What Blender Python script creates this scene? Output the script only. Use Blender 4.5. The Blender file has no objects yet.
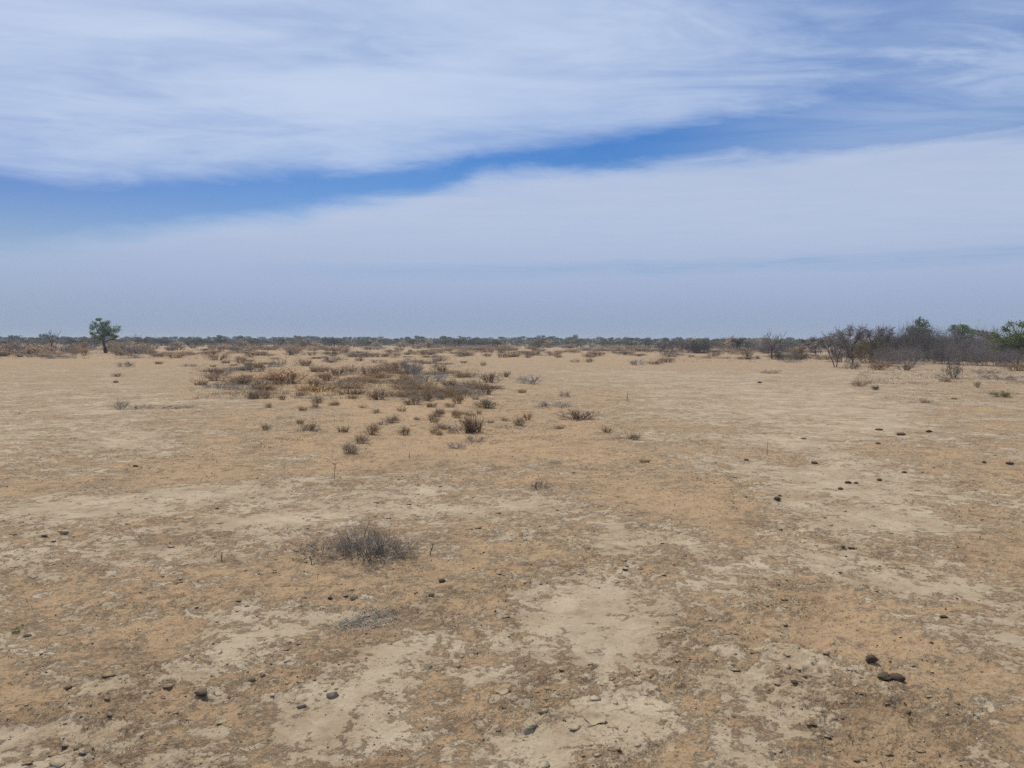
import bpy, math, random
import numpy as np
from mathutils import Vector, Matrix, Euler

random.seed(7)
RNG = np.random.default_rng(11)
scene = bpy.context.scene
COL = scene.collection
R = math.radians

# ------------------------------------------------------------------ camera
CAM_H, F_PX, W, H = 1.6, 760.0, 1024, 768
PITCH, ROLL = 3.2, 0.2
cam_data = bpy.data.cameras.new("camera")
cam_data.sensor_width = 36.0
cam_data.lens = F_PX / W * 36.0
cam_data.clip_start = 0.05
cam_data.clip_end = 20000.0
cam = bpy.data.objects.new("camera", cam_data)
COL.objects.link(cam)
scene.camera = cam
CM = Matrix.Translation((0, 0, CAM_H)) @ Matrix.Rotation(R(90 - PITCH), 4, 'X') @ Matrix.Rotation(R(ROLL), 4, 'Z')
cam.matrix_world = CM
C3 = CM.to_3x3()


def ray(px, py):
    return (C3 @ Vector(((px - W / 2) / F_PX, (H / 2 - py) / F_PX, -1.0)))


def ground_at(px, py, maxd=900.0):
    """A point of the photograph that lies on the plain, as a place on the ground."""
    d = ray(px, py)
    if d.z > -1e-4:
        t = maxd
    else:
        t = min(CAM_H / -d.z, maxd)
    return Vector((d.x * t, d.y * t, 0.0))


def depth_of(p):
    return (CM.inverted() @ Vector((p.x, p.y, 0))).z * -1.0


# ------------------------------------------------------------------ noise
_perm = np.random.default_rng(5).permutation(4096).astype(np.int64)
_ang = np.random.default_rng(6).random(4096) * 2 * np.pi
_gx, _gy = np.cos(_ang).astype(np.float32), np.sin(_ang).astype(np.float32)


def _hash(ix, iy, seed):
    return _perm[(_perm[(ix + seed * 131) & 4095] + iy * 7 + seed * 17) & 4095]


def perlin(x, y, seed=0):
    fx0, fy0 = np.floor(x), np.floor(y)
    ix, iy = fx0.astype(np.int64), fy0.astype(np.int64)
    fx, fy = (x - fx0).astype(np.float32), (y - fy0).astype(np.float32)
    u = fx * fx * fx * (fx * (fx * 6 - 15) + 10)
    v = fy * fy * fy * (fy * (fy * 6 - 15) + 10)

    def g(dx, dy):
        h = _hash(ix + dx, iy + dy, seed)
        return _gx[h] * (fx - dx) + _gy[h] * (fy - dy)
    a = g(0, 0)
    b = g(1, 0)
    c = g(0, 1)
    d = g(1, 1)
    return (a + u * (b - a) + v * ((c + u * (d - c)) - (a + u * (b - a)))) * 1.45


def fbm(x, y, wave, octaves, seed=0, gain=0.5, spacing=None):
    out = np.zeros(np.shape(x), dtype=np.float32)
    amp, tot = 1.0, 0.0
    for o in range(octaves):
        k = 1.0
        if spacing is not None:
            k = np.clip((wave / spacing - 1.6) / 2.0, 0, 1)
            if not np.any(k > 0):
                tot += amp
                amp *= gain
                wave *= 0.5
                continue
        out += amp * k * perlin(x / wave, y / wave, seed + o)
        tot += amp
        amp *= gain
        wave *= 0.5
    return out / tot


def sstep(a, b, x):
    t = np.clip((x - a) / (b - a), 0, 1)
    return t * t * (3 - 2 * t)


def voronoi(x, y, cell, seed):
    """F1, F2, random id of the cell, offset to the cell's centre."""
    gx, gy = x / cell, y / cell
    ix, iy = np.floor(gx).astype(np.int64), np.floor(gy).astype(np.int64)
    f1 = np.full(x.shape, 9.0, np.float32)
    f2 = np.full(x.shape, 9.0, np.float32)
    cid = np.zeros(x.shape, np.int64)
    ox = np.zeros(x.shape, np.float32)
    oy = np.zeros(x.shape, np.float32)
    for dx in (-1, 0, 1):
        for dy in (-1, 0, 1):
            h = _hash(ix + dx, iy + dy, seed)
            px = ix + dx + 0.5 + (h / 4096.0 - 0.5) * 0.95
            py = iy + dy + 0.5 + (_perm[(h + 77) & 4095] / 4096.0 - 0.5) * 0.95
            ex, ey = (gx - px).astype(np.float32), (gy - py).astype(np.float32)
            d = np.sqrt(ex * ex + ey * ey)
            near = d < f1
            f2 = np.where(near, f1, np.minimum(f2, d))
            cid = np.where(near, h, cid)
            ox = np.where(near, ex, ox)
            oy = np.where(near, ey, oy)
            f1 = np.where(near, d, f1)
    return f1, f2, cid, ox, oy


# pale crust (+) and brown soil (-) where the photograph has them: x, y, half width, half height, weight
PATCHES = [
    (60, 378, 110, 14, .28), (150, 430, 190, 40, .28), (120, 520, 170, 26, .18), (420, 500, 90, 16, .3), (700, 385, 170, 22, .1), (200, 352, 240, 4, -.35), (620, 349, 380, 3.5, -.4), (330, 385, 150, 35, -.3), (420, 420, 120, 25, -.3), (200, 395, 120, 10, .25), (100, 410, 120, 12, .3), (30, 440, 120, 12, .25), (730, 395, 110, 20, .38), (830, 415, 70, 16, .3), (690, 375, 120, 8, .28),
    (905, 522, 60, 14, .9), (785, 492, 45, 14, .75), (830, 470, 40, 8, .45), (260, 492, 90, 12, .4), (90, 505, 70, 9, .5),
    (160, 535, 60, 8, .45), (60, 560, 70, 10, .3), (440, 480, 60, 8, .45), (560, 470, 40, 8, .35), (625, 540, 58, 17, .75), (470, 515, 60, 9, .3), (530, 500, 40, 10, .4),
    (575, 605, 42, 20, .5), (690, 600, 65, 16, .4), (670, 620, 30, 16, .4), (640, 660, 45, 22, .4), (535, 735, 60, 42, 1.25), (605, 705, 45, 26, .85),
    (330, 715, 55, 40, .55), (390, 665, 50, 14, .6), (240, 625, 55, 22, .7), (210, 655, 50, 20, .5), (300, 600, 40, 14, .3),
    (795, 662, 28, 26, .6), (770, 710, 45, 28, .5), (690, 745, 60, 30, .6), (880, 690, 50, 22, .35), (750, 590, 40, 10, .4), (880, 575, 40, 8, .5),
    (940, 590, 60, 12, .3), (1000, 640, 40, 16, .35), (60, 650, 60, 16, .25), (110, 690, 40, 16, .35), (70, 745, 45, 16, .5), (180, 750, 50, 16, .45), (300, 525, 60, 12, .35), (400, 560, 40, 10, .2),
    (560, 450, 170, 18, -.7), (600, 490, 90, 20, -.8), (720, 520, 70, 28, -.8), (350, 580, 120, 22, -.75), (330, 640, 60, 14, -.6), (480, 620, 50, 36, -.75),
    (560, 560, 50, 14, -.35), (150, 580, 120, 16, -.5), (160, 640, 70, 30, -.5), (130, 710, 60, 30, -.35), (840, 610, 80, 26, -.8), (900, 650, 120, 26, -.4),
    (930, 730, 90, 40, -.6), (850, 735, 60, 20, -.4), (655, 690, 26, 24, -.7), (650, 735, 25, 14, -.5), (700, 660, 30, 16, -.4), (1000, 540, 60, 40, -.5), (990, 440, 60, 60, -.35), (900, 450, 60, 12, -.3),
    (60, 484, 140, 7, -.5), (230, 474, 160, 6, -.5), (230, 545, 120, 10, -.3), (680, 425, 100, 7, -.6), (440, 700, 50, 30, -.45), (260, 740, 30, 20, -.4), (20, 700, 40, 30, -.4),
    (350, 400, 130, 30, -.25), (470, 420, 60, 20, -.3), (930, 375, 100, 9, .4), (600, 400, 50, 20, -.2)]


def patch_field(x, y):
    out = np.zeros(np.shape(x), np.float32)
    for px, py, rx, ry, wgt in PATCHES:
        c = ground_at(px, py)
        dep = depth_of(c)
        sx = rx * dep / F_PX
        a, b = ground_at(px, py - ry), ground_at(px, py + ry)
        sy = (a - b).length / 2
        ax = Vector((c.x, c.y)).normalized()
        ex, ey = x - c.x, y - c.y
        along, across = ex * ax.x + ey * ax.y, ex * ax.y - ey * ax.x
        out += wgt * np.exp(-((across / sx) ** 2 + (along / sy) ** 2) * 0.9).astype(np.float32)
    return out


def crust_field(x, y, spacing=None):
    wx = x + 0.25 * perlin(x / 0.9, y / 0.9, 31)
    wy = y + 0.25 * perlin(x / 0.9, y / 0.9, 32)
    f = patch_field(wx, wy) * 0.66
    f += 1.15 * fbm(x, y, 1.7, 7, 40, 0.72, spacing) + 0.34 * fbm(x, y, 14.0, 3, 50, 0.6, spacing)
    return f + 0.23 - 0.20 * sstep(11.0, 26.0, np.hypot(x, y))


def macro(x, y):
    return 0.035 * fbm(x, y, 7.0, 3, 60) + 0.05 * fbm(x, y, 40.0, 2, 64)


# ------------------------------------------------------------------ helpers
def tag(o, label=None, cat=None, group=None, kind=None):
    for k, v in (("label", label), ("category", cat), ("group", group), ("kind", kind)):
        if v:
            o[k] = v
    return o


def mesh_np(name, verts, faces_flat, loop_totals, mat=None, smooth=False):
    me = bpy.data.meshes.new(name)
    nv, nl, nf = len(verts), len(faces_flat), len(loop_totals)
    me.vertices.add(nv)
    me.vertices.foreach_set("co", np.ascontiguousarray(verts, np.float32).ravel())
    me.loops.add(nl)
    me.loops.foreach_set("vertex_index", np.ascontiguousarray(faces_flat, np.int32))
    me.polygons.add(nf)
    ls = np.zeros(nf, np.int32)
    ls[1:] = np.cumsum(loop_totals)[:-1]
    me.polygons.foreach_set("loop_start", ls)
    me.polygons.foreach_set("loop_total", np.ascontiguousarray(loop_totals, np.int32))
    if smooth:
        me.polygons.foreach_set("use_smooth", np.ones(nf, bool))
    me.update(calc_edges=True)
    me.validate(clean_customdata=False)
    if mat:
        me.materials.append(mat)
    return me


def link(name, data, parent=None):
    o = bpy.data.objects.new(name, data)
    COL.objects.link(o)
    if parent:
        o.parent = parent
    return o


def empty(name):
    o = bpy.data.objects.new(name, None)
    o.empty_display_size = 0.2
    COL.objects.link(o)
    return o


# ------------------------------------------------------------------ materials
def new_mat(name):
    m = bpy.data.materials.new(name)
    m.use_nodes = True
    nt = m.node_tree
    b = nt.nodes["Principled BSDF"]
    b.inputs["Roughness"].default_value = 0.9
    b.inputs["Specular IOR Level"].default_value = 0.12
    return m, nt, b


def N(nt, t, **kw):
    n = nt.nodes.new(t)
    for k, v in kw.items():
        setattr(n, k, v)
    return n


def mixc(nt, fac, a, b, blend='MIX'):
    n = N(nt, "ShaderNodeMix", data_type='RGBA', blend_type=blend)
    for sock, v in ((n.inputs[0], fac), (n.inputs[6], a), (n.inputs[7], b)):
        if hasattr(v, "is_output"):
            nt.links.new(v, sock)
        elif isinstance(v, (tuple, list)):
            sock.default_value = (*v, 1.0) if len(v) == 3 else v
        else:
            sock.default_value = v
    return n.outputs[2]


def math_n(nt, op, a, b=None, c=None, clamp=False):
    n = N(nt, "ShaderNodeMath", operation=op, use_clamp=clamp)
    for i, v in enumerate((a, b, c)):
        if v is None:
            continue
        if hasattr(v, "is_output"):
            nt.links.new(v, n.inputs[i])
        else:
            n.inputs[i].default_value = v
    return n.outputs[0]


def noise_n(nt, vec, scale, detail=4, rough=0.55, dist=0.0):
    n = N(nt, "ShaderNodeTexNoise")
    n.inputs["Scale"].default_value = scale
    n.inputs["Detail"].default_value = detail
    n.inputs["Roughness"].default_value = rough
    n.inputs["Distortion"].default_value = dist
    if vec is not None:
        nt.links.new(vec, n.inputs["Vector"])
    return n.outputs["Fac"]


def srange(nt, v, a, b, c=0.0, d=1.0):
    n = N(nt, "ShaderNodeMapRange", interpolation_type='SMOOTHSTEP')
    nt.links.new(v, n.inputs[0])
    for i, k in enumerate((a, b, c, d)):
        n.inputs[i + 1].default_value = k
    return n.outputs[0]


def plant_mat(name, ca, cb, scale=3.0, spread=0.35, transl=0.0):
    """Two tones through the plant plus a shift of its own for each plant."""
    m, nt, b = new_mat(name)
    geo = N(nt, "ShaderNodeNewGeometry")
    tc = N(nt, "ShaderNodeTexCoord")
    n1 = noise_n(nt, tc.outputs["Object"], scale, 3)
    isl = geo.outputs["Random Per Island"]
    f = math_n(nt, 'ADD', math_n(nt, 'MULTIPLY', n1, 0.7), math_n(nt, 'MULTIPLY', isl, 0.6))
    f = srange(nt, f, 0.25, 1.0)
    col = mixc(nt, f, ca, cb)
    oi = N(nt, "ShaderNodeObjectInfo")
    hs = N(nt, "ShaderNodeHueSaturation")
    nt.links.new(col, hs.inputs["Color"])
    nt.links.new(srange(nt, oi.outputs["Random"], 0, 1, 1 - spread, 1 + spread), hs.inputs["Value"])
    r2 = math_n(nt, 'FRACT', math_n(nt, 'MULTIPLY', oi.outputs["Random"], 17.3))
    nt.links.new(srange(nt, r2, 0, 1, 0.75, 1.15), hs.inputs["Saturation"])
    nt.links.new(hs.outputs[0], b.inputs["Base Color"])
    if transl:
        t = N(nt, "ShaderNodeBsdfTranslucent")
        nt.links.new(hs.outputs[0], t.inputs["Color"])
        mx = N(nt, "ShaderNodeMixShader")
        mx.inputs[0].default_value = transl
        nt.links.new(b.outputs[0], mx.inputs[1])
        nt.links.new(t.outputs[0], mx.inputs[2])
        nt.links.new(mx.outputs[0], nt.nodes["Material Output"].inputs["Surface"])
    return m


M = {}
M['grey_twig'] = plant_mat("grey_twig", (0.14, 0.125, 0.118), (0.25, 0.225, 0.205), 3)
M['blue_twig'] = plant_mat("silver_twig", (0.16, 0.16, 0.165), (0.29, 0.28, 0.275), 3, 0.2)
M['thicket_twig'] = plant_mat("thicket_twig", (0.120, 0.106, 0.098), (0.25, 0.222, 0.204), 3, 0.35)
M['near_twig'] = plant_mat("near_twig", (0.14, 0.120, 0.105), (0.29, 0.252, 0.222), 4, 0.05)
M['brown_twig'] = plant_mat("brown_twig", (0.17, 0.112, 0.07), (0.33, 0.23, 0.145), 3)
M['dark_wood'] = plant_mat("dark_wood", (0.045, 0.035, 0.03), (0.10, 0.08, 0.066), 2)
M['rust_leaf'] = plant_mat("rust_leaf", (0.30, 0.175, 0.095), (0.48, 0.31, 0.18), 4, 0.3, 0.45)
M['brown_leaf'] = plant_mat("brown_leaf", (0.29, 0.21, 0.135), (0.47, 0.35, 0.225), 4, 0.3, 0.45)
M['straw'] = plant_mat("straw", (0.38, 0.275, 0.14), (0.58, 0.44, 0.25), 4, 0.2, 0.5)
M['grass_straw'] = plant_mat("grass_straw", (0.42, 0.315, 0.16), (0.60, 0.47, 0.26), 2, 0.0, 0.5)
M['stubble'] = plant_mat("stubble", (0.34, 0.25, 0.155), (0.50, 0.39, 0.25), 0.5, 0.0, 0.5)
M['olive_leaf'] = plant_mat("olive_leaf", (0.075, 0.085, 0.04), (0.15, 0.145, 0.075), 2, 0.25, 0.2)
M['green_leaf'] = plant_mat("green_leaf", (0.080, 0.130, 0.046), (0.17, 0.245, 0.092), 1.2, 0.12, 0.4)
M['yellow_leaf'] = plant_mat("yellow_green_leaf", (0.085, 0.115, 0.035), (0.175, 0.205, 0.070), 1.2, 0.15, 0.3)
M['far_leaf'] = plant_mat("far_leaf", (0.042, 0.068, 0.026), (0.092, 0.128, 0.048), 0.6, 0.4, 0.3)
M['far_scrub_leaf'] = plant_mat("far_scrub_leaf", (0.070, 0.070, 0.040), (0.15, 0.132, 0.080), 0.8, 0.4, 0.25)
M['ash_leaf'] = plant_mat("ash_leaf", (0.52, 0.45, 0.32), (0.68, 0.60, 0.45), 9, 0.1, 0.3)


def earth_mat():
    m, nt, b = new_mat("dry_earth")
    tc = N(nt, "ShaderNodeTexCoord")
    P = tc.outputs["Object"]
    crust = N(nt, "ShaderNodeAttribute", attribute_name="crust", attribute_type='GEOMETRY').outputs["Fac"]
    n_mid = noise_n(nt, P, 5.2, 9, 0.74, 0.5)
    n_fine = noise_n(nt, P, 19.0, 9, 0.72, 0.4)
    c = math_n(nt, 'ADD', crust, math_n(nt, 'MULTIPLY', math_n(nt, 'SUBTRACT', n_mid, 0.5), 3.6))
    c = math_n(nt, 'ADD', c, math_n(nt, 'MULTIPLY', math_n(nt, 'SUBTRACT', n_fine, 0.5), 2.5))
    pale = srange(nt, c, -0.26, 0.30)
    big = noise_n(nt, P, 0.55, 5, 0.6)
    big2 = noise_n(nt, P, 1.7, 7, 0.65)
    pc = mixc(nt, srange(nt, big2, 0.35, 0.68), (0.335, 0.260, 0.170), (0.450, 0.366, 0.256))
    bc = mixc(nt, srange(nt, big, 0.35, 0.65), (0.334, 0.222, 0.124), (0.396, 0.252, 0.139))
    bc = mixc(nt, srange(nt, n_fine, 0.3, 0.72), bc, (0.44, 0.318, 0.190))
    col = mixc(nt, pale, bc, pc)
    # greyish weathered skin in places
    g = srange(nt, noise_n(nt, P, 0.9, 7, 0.68), 0.48, 0.68)
    col = mixc(nt, math_n(nt, 'MULTIPLY', math_n(nt, 'MULTIPLY', g, 0.6), pale), col, (0.345, 0.268, 0.165))
    # grains, plant litter and painted crumb shadow: dark and light specks of several sizes
    for sc, lo, hi, k, dark in ((1.0, .53, .62, .42, (0.240, 0.162, 0.098)), (2.2, .52, .62, .54, (0.225, 0.148, 0.090)), (6.0, .53, .64, .38, (0.215, 0.128, 0.078)), (14.0, .56, .66, .29, (0.17, 0.103, 0.063)),
                                (33.0, .57, .67, .30, (0.15, 0.090, 0.056)), (90.0, .57, .68, .5, (0.12, 0.082, 0.048)), (240.0, .56, .68, .4, (0.13, 0.092, 0.055))):
        sn = srange(nt, noise_n(nt, P, sc, 5, 0.68, 0.8), lo, hi)
        keep = srange(nt, pale, 0.0, 1.0, 1.0, 0.8)
        col = mixc(nt, math_n(nt, 'MULTIPLY', math_n(nt, 'MULTIPLY', sn, k), keep), col, dark)
    for sc, k in ((26.0, .45), (75.0, .5)):
        sn = srange(nt, noise_n(nt, P, sc, 4, 0.65, 0.5), 0.58, 0.70)
        col = mixc(nt, math_n(nt, 'MULTIPLY', sn, k), col, (0.48, 0.385, 0.255))
    nt.links.new(col, b.inputs["Base Color"])
    b.inputs["Roughness"].default_value = 0.95
    b.inputs["Specular IOR Level"].default_value = 0.08
    h = math_n(nt, 'ADD', math_n(nt, 'MULTIPLY', noise_n(nt, P, 30.0, 9, 0.74, 0.6), 1.0), math_n(nt, 'MULTIPLY', noise_n(nt, P, 9.0, 6, 0.66, 0.6), 1.6))
    rough = srange(nt, pale, 0.0, 1.0, 1.0, 0.40)
    h = math_n(nt, 'MULTIPLY', h, rough)
    bp = N(nt, "ShaderNodeBump")
    bp.inputs["Strength"].default_value = 0.75
    bp.inputs["Distance"].default_value = 0.023
    nt.links.new(h, bp.inputs["Height"])
    nt.links.new(bp.outputs[0], b.inputs["Normal"])
    return m


M['earth'] = earth_mat()


def lump_mat(name, ca, cb, sc=40.0, bump=0.004, rough=0.9):
    m, nt, b = new_mat(name)
    tc = N(nt, "ShaderNodeTexCoord")
    n = noise_n(nt, tc.outputs["Object"], sc, 6, 0.65)
    nt.links.new(mixc(nt, srange(nt, n, .3, .7), ca, cb), b.inputs["Base Color"])
    bp = N(nt, "ShaderNodeBump")
    bp.inputs["Distance"].default_value = bump
    bp.inputs["Strength"].default_value = 0.7
    nt.links.new(n, bp.inputs["Height"])
    nt.links.new(bp.outputs[0], b.inputs["Normal"])
    b.inputs["Roughness"].default_value = rough
    return m


M['dung'] = lump_mat("dry_dung", (0.070, 0.050, 0.034), (0.21, 0.155, 0.105), 70, 0.012)
M['grey_stone'] = lump_mat("grey_stone", (0.17, 0.142, 0.105), (0.33, 0.28, 0.21), 50)
M['brown_stone'] = lump_mat("brown_stone", (0.13, 0.092, 0.058), (0.26, 0.19, 0.125), 50)
M['clay'] = lump_mat("pale_clay", (0.31, 0.238, 0.15), (0.44, 0.35, 0.23), 45, 0.004)


def crumb_mat():
    m, nt, b = new_mat("soil_crumb")
    geo = N(nt, "ShaderNodeNewGeometry")
    r = geo.outputs["Random Per Island"]
    col = mixc(nt, srange(nt, r, 0.0, 0.75), (0.22, 0.148, 0.082), (0.38, 0.265, 0.15))
    col = mixc(nt, srange(nt, r, 0.7, 1.0), col, (0.48, 0.385, 0.26))
    nt.links.new(col, b.inputs["Base Color"])
    return m


M['crumb'] = crumb_mat()

# ------------------------------------------------------------------ ground sheet
A_IN = R(43)
ang_in = np.linspace(-A_IN, A_IN, 1500)
ang_out = np.linspace(A_IN, 2 * math.pi - A_IN, 120)[1:-1]
ANG = np.concatenate([ang_in, ang_out])
inv = [1 / 0.5]
rows = []
y = CAM_H * F_PX / 0.8
while y > 2.0:
    rows.append(CAM_H * F_PX / y)
    d = rows[-1]
    y -= 3.0 if d < 1.6 else (1.2 if d < 2.5 else (0.62 if d < 8 else (0.32 if d < 70 else 0.8)))
rows += [700, 850, 1100, 1500, 2200, 3500, 6000, 9000]
RAD = np.array(rows)
na, nr = len(ANG), len(RAD)
rr, aa = np.meshgrid(RAD, ANG, indexing='ij')
GX, GY = (rr * np.sin(aa)).ravel(), (rr * np.cos(aa)).ravel()
rr = rr.ravel()
row_sp = np.gradient(RAD)
col_sp = np.repeat(np.diff(np.concatenate([ANG, [2 * math.pi - A_IN]]))[None, :], nr, 0).ravel() * rr
SP = np.maximum(np.repeat(row_sp, na) * 0.75, col_sp).astype(np.float32)


def heights(x, y, sp, crust):
    z = macro(x, y)
    pale = sstep(-0.10, 0.28, crust)
    edge = np.clip((0.5 - sp) / 0.5, 0, 1)
    z = z + 0.006 * sstep(0.0, 0.12, crust) * edge
    # rough, trampled soil
    z = z + (0.024 * fbm(x, y, 0.55, 7, 70, 0.62, sp) + 0.03 * fbm(x, y, 1.6, 3, 76, 0.5, sp)) * (1 - 0.62 * pale)
    rough = fbm(x, y, 0.8, 3, 95, 0.5, sp)
    rid = 1 - np.abs(fbm(x, y, 0.16, 4, 80, 0.6, sp)) * 2.2
    z = z + 0.010 * np.clip(rid, 0, 1) ** 2 * (1 - 0.8 * pale) * np.clip((0.2 - sp) / 0.2, 0, 1)
    # clods and hummocks that still read far out, where the eye skims the plain
    hum = fbm(x, y, 0.42, 4, 120, 0.62, sp)
    z = z + (0.045 * np.clip(hum, -0.05, 1) + 0.030 * np.clip(fbm(x, y, 1.1, 3, 126, 0.55, sp), 0, 1)) * (1 - 0.40 * pale) * sstep(6.0, 16.0, np.hypot(x, y))
    # plates of curled crust
    fl = fbm(x, y, 1.1, 4, 90, 0.55, sp)
    flaky = sstep(0.02, 0.30, fl + 0.25 * np.exp(-((crust - 0.08) / 0.25) ** 2))
    near = (sp < 0.06)
    dz = np.zeros(x.shape, np.float32)
    if np.any(near):
        xn, yn = x[near], y[near]
        wx = xn + 0.05 * perlin(xn / 0.13, yn / 0.13, 101) + 0.015 * perlin(xn / 0.035, yn / 0.035, 103)
        wy = yn + 0.05 * perlin(xn / 0.13, yn / 0.13, 102) + 0.015 * perlin(xn / 0.035, yn / 0.035, 104)
        wx = wx + 0.008 * perlin(xn / 0.014, yn / 0.014, 105)
        wy = wy + 0.008 * perlin(xn / 0.014, yn / 0.014, 106)
        # crust that flakes off in layers: irregular terraces with sharp lips
        for wave, steps, amp, sd in ((0.22, 7.0, 0.0055, 140), (0.085, 6.0, 0.0030, 150)):
            t = fbm(wx, wy, wave, 5, sd, 0.62, sp[near]) * steps
            fl0 = np.floor(t)
            fr = t - fl0
            dz[near] += flaky[near] * np.clip((wave - 2.0 * sp[near]) / wave, 0, 1) * amp * (fl0 + sstep(0.0, 0.10, fr) + 0.25 * fr)
        for cell, amp, sd in ((0.10, 0.0028, 3), (0.042, 0.0030, 15)):
            f1, f2, cid, ox, oy = voronoi(wx, wy, cell, sd)
            k = np.clip((cell - 2.2 * sp[near]) / cell, 0, 1)
            r1 = _perm[(cid + 11) & 4095] / 4096.0
            ta = _perm[(cid + 911) & 4095] / 4096.0 * 6.2832
            # a plate peels up along one side and stays flush on the other
            up = np.cos(ta) * ox + np.sin(ta) * oy
            lift = (r1 > 0.5) * (r1 - 0.35) * 1.6 * sstep(-0.10, 0.62, up)
            gap = sstep(0.0, 0.07, f2 - f1)
            dz[near] += k * flaky[near] * amp * (lift * gap - 0.35 * (1 - gap))
    return z + dz, flaky


def ground_z(x, y):
    return float(macro(np.array([x]), np.array([y]))[0])


CR = crust_field(GX, GY, SP).astype(np.float32)
GZ, FL = heights(GX, GY, SP, CR)
nv = len(GX)
verts = np.stack([GX, GY, GZ], 1)
i0 = np.arange(na)
i1 = (i0 + 1) % na
quads = []
for r in range(nr - 1):
    quads.append(np.stack([r * na + i0, r * na + i1, (r + 1) * na + i1, (r + 1) * na + i0], 1)[:, ::-1])
quads = np.concatenate(quads)
verts = np.concatenate([verts, [[0, 0, 0]]])
tris = np.stack([np.full(na, nv), i1, i0], 1)
flat = np.concatenate([quads.ravel(), tris.ravel()])
tot = np.concatenate([np.full(len(quads), 4), np.full(len(tris), 3)])
g_me = mesh_np("ground", verts, flat, tot, M['earth'], True)
for nm, arr in (("crust", CR), ("flaky", FL)):
    a = g_me.attributes.new(nm, 'FLOAT', 'POINT')
    a.data.foreach_set("value", np.concatenate([arr, [0.0]]).astype(np.float32))
tag(link("ground", g_me), "dry earth plain with pale crust patches and brown flaking soil", None, None, "structure")
del quads, flat, tot

# a quick look-up of the finished ground's height near the camera
def surf_z(x, y):
    r, a = np.hypot(x, y), np.arctan2(x, y)
    ri = np.clip(np.searchsorted(RAD, r), 0, nr - 1)
    ai = np.clip(np.round((a + A_IN) / (2 * A_IN) * (len(ang_in) - 1)).astype(int), 0, len(ang_in) - 1)
    return GZ[ri * na + ai]


# ------------------------------------------------------------------ scattered soil: crumbs and curled flakes
def scatter(n, dmin, dmax, half):
    d = 1.0 / (1.0 / dmin - RNG.random(n) * (1.0 / dmin - 1.0 / dmax))
    a = (RNG.random(n) * 2 - 1) * half
    return d * np.sin(a), d * np.cos(a), d


def build_crumbs(n):
    x, y, d = scatter(n * 3, 2.0, 22.0, R(42))
    c = crust_field(x, y)
    cl = fbm(x, y, 0.5, 4, 210, 0.6)
    keep = RNG.random(len(x)) < np.clip(0.30 - 0.7 * c + 1.5 * cl, 0.03, 1)
    x, y, d = x[keep][:n], y[keep][:n], d[keep][:n]
    n = len(x)
    base = np.array([[1, 0, 0], [-1, 0, 0], [0, 1, 0], [0, -1, 0], [0, 0, 1], [0, 0, -1], [.6, .6, .6], [-.6, .6, -.5]], float)
    fc = np.array([[0, 2, 6], [2, 4, 6], [4, 0, 6], [2, 1, 7], [1, 5, 7], [5, 2, 7], [1, 4, 2], [4, 1, 3], [0, 4, 3], [1, 3, 5], [3, 0, 5], [0, 5, 2]])
    size = 0.0017 * np.exp(RNG.normal(0, 0.5, n)) * np.clip(d / 4, 1, 2.4)
    size = np.minimum(size, 0.010)
    q = RNG.normal(size=(n, 4))
    q /= np.linalg.norm(q, axis=1)[:, None]
    w_, a_, b_, c_ = q.T
    Rm = np.stack([np.stack([1 - 2 * (b_**2 + c_**2), 2 * (a_*b_ - w_*c_), 2 * (a_*c_ + w_*b_)], 1),
                   np.stack([2 * (a_*b_ + w_*c_), 1 - 2 * (a_**2 + c_**2), 2 * (b_*c_ - w_*a_)], 1),
                   np.stack([2 * (a_*c_ - w_*b_), 2 * (b_*c_ + w_*a_), 1 - 2 * (a_**2 + b_**2)], 1)], 1)
    sh = base[None] * (0.6 + 0.8 * RNG.random((n, 8, 1))) * (0.6 + 0.8 * RNG.random((n, 1, 3)))
    v = np.einsum('nij,nkj->nki', Rm, sh) * size[:, None, None]
    v[:, :, 2] *= 0.55
    v += np.stack([x, y, surf_z(x, y) + size * 0.3], 1)[:, None, :]
    f = (fc[None] + (np.arange(n) * 8)[:, None, None]).reshape(-1)
    me = mesh_np("soil_crumbs", v.reshape(-1, 3), f, np.full(n * 12, 3), M['crumb'])
    tag(link("soil_crumbs", me), "loose crumbs of soil strewn over the dry plain", None, None, "stuff")


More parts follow.
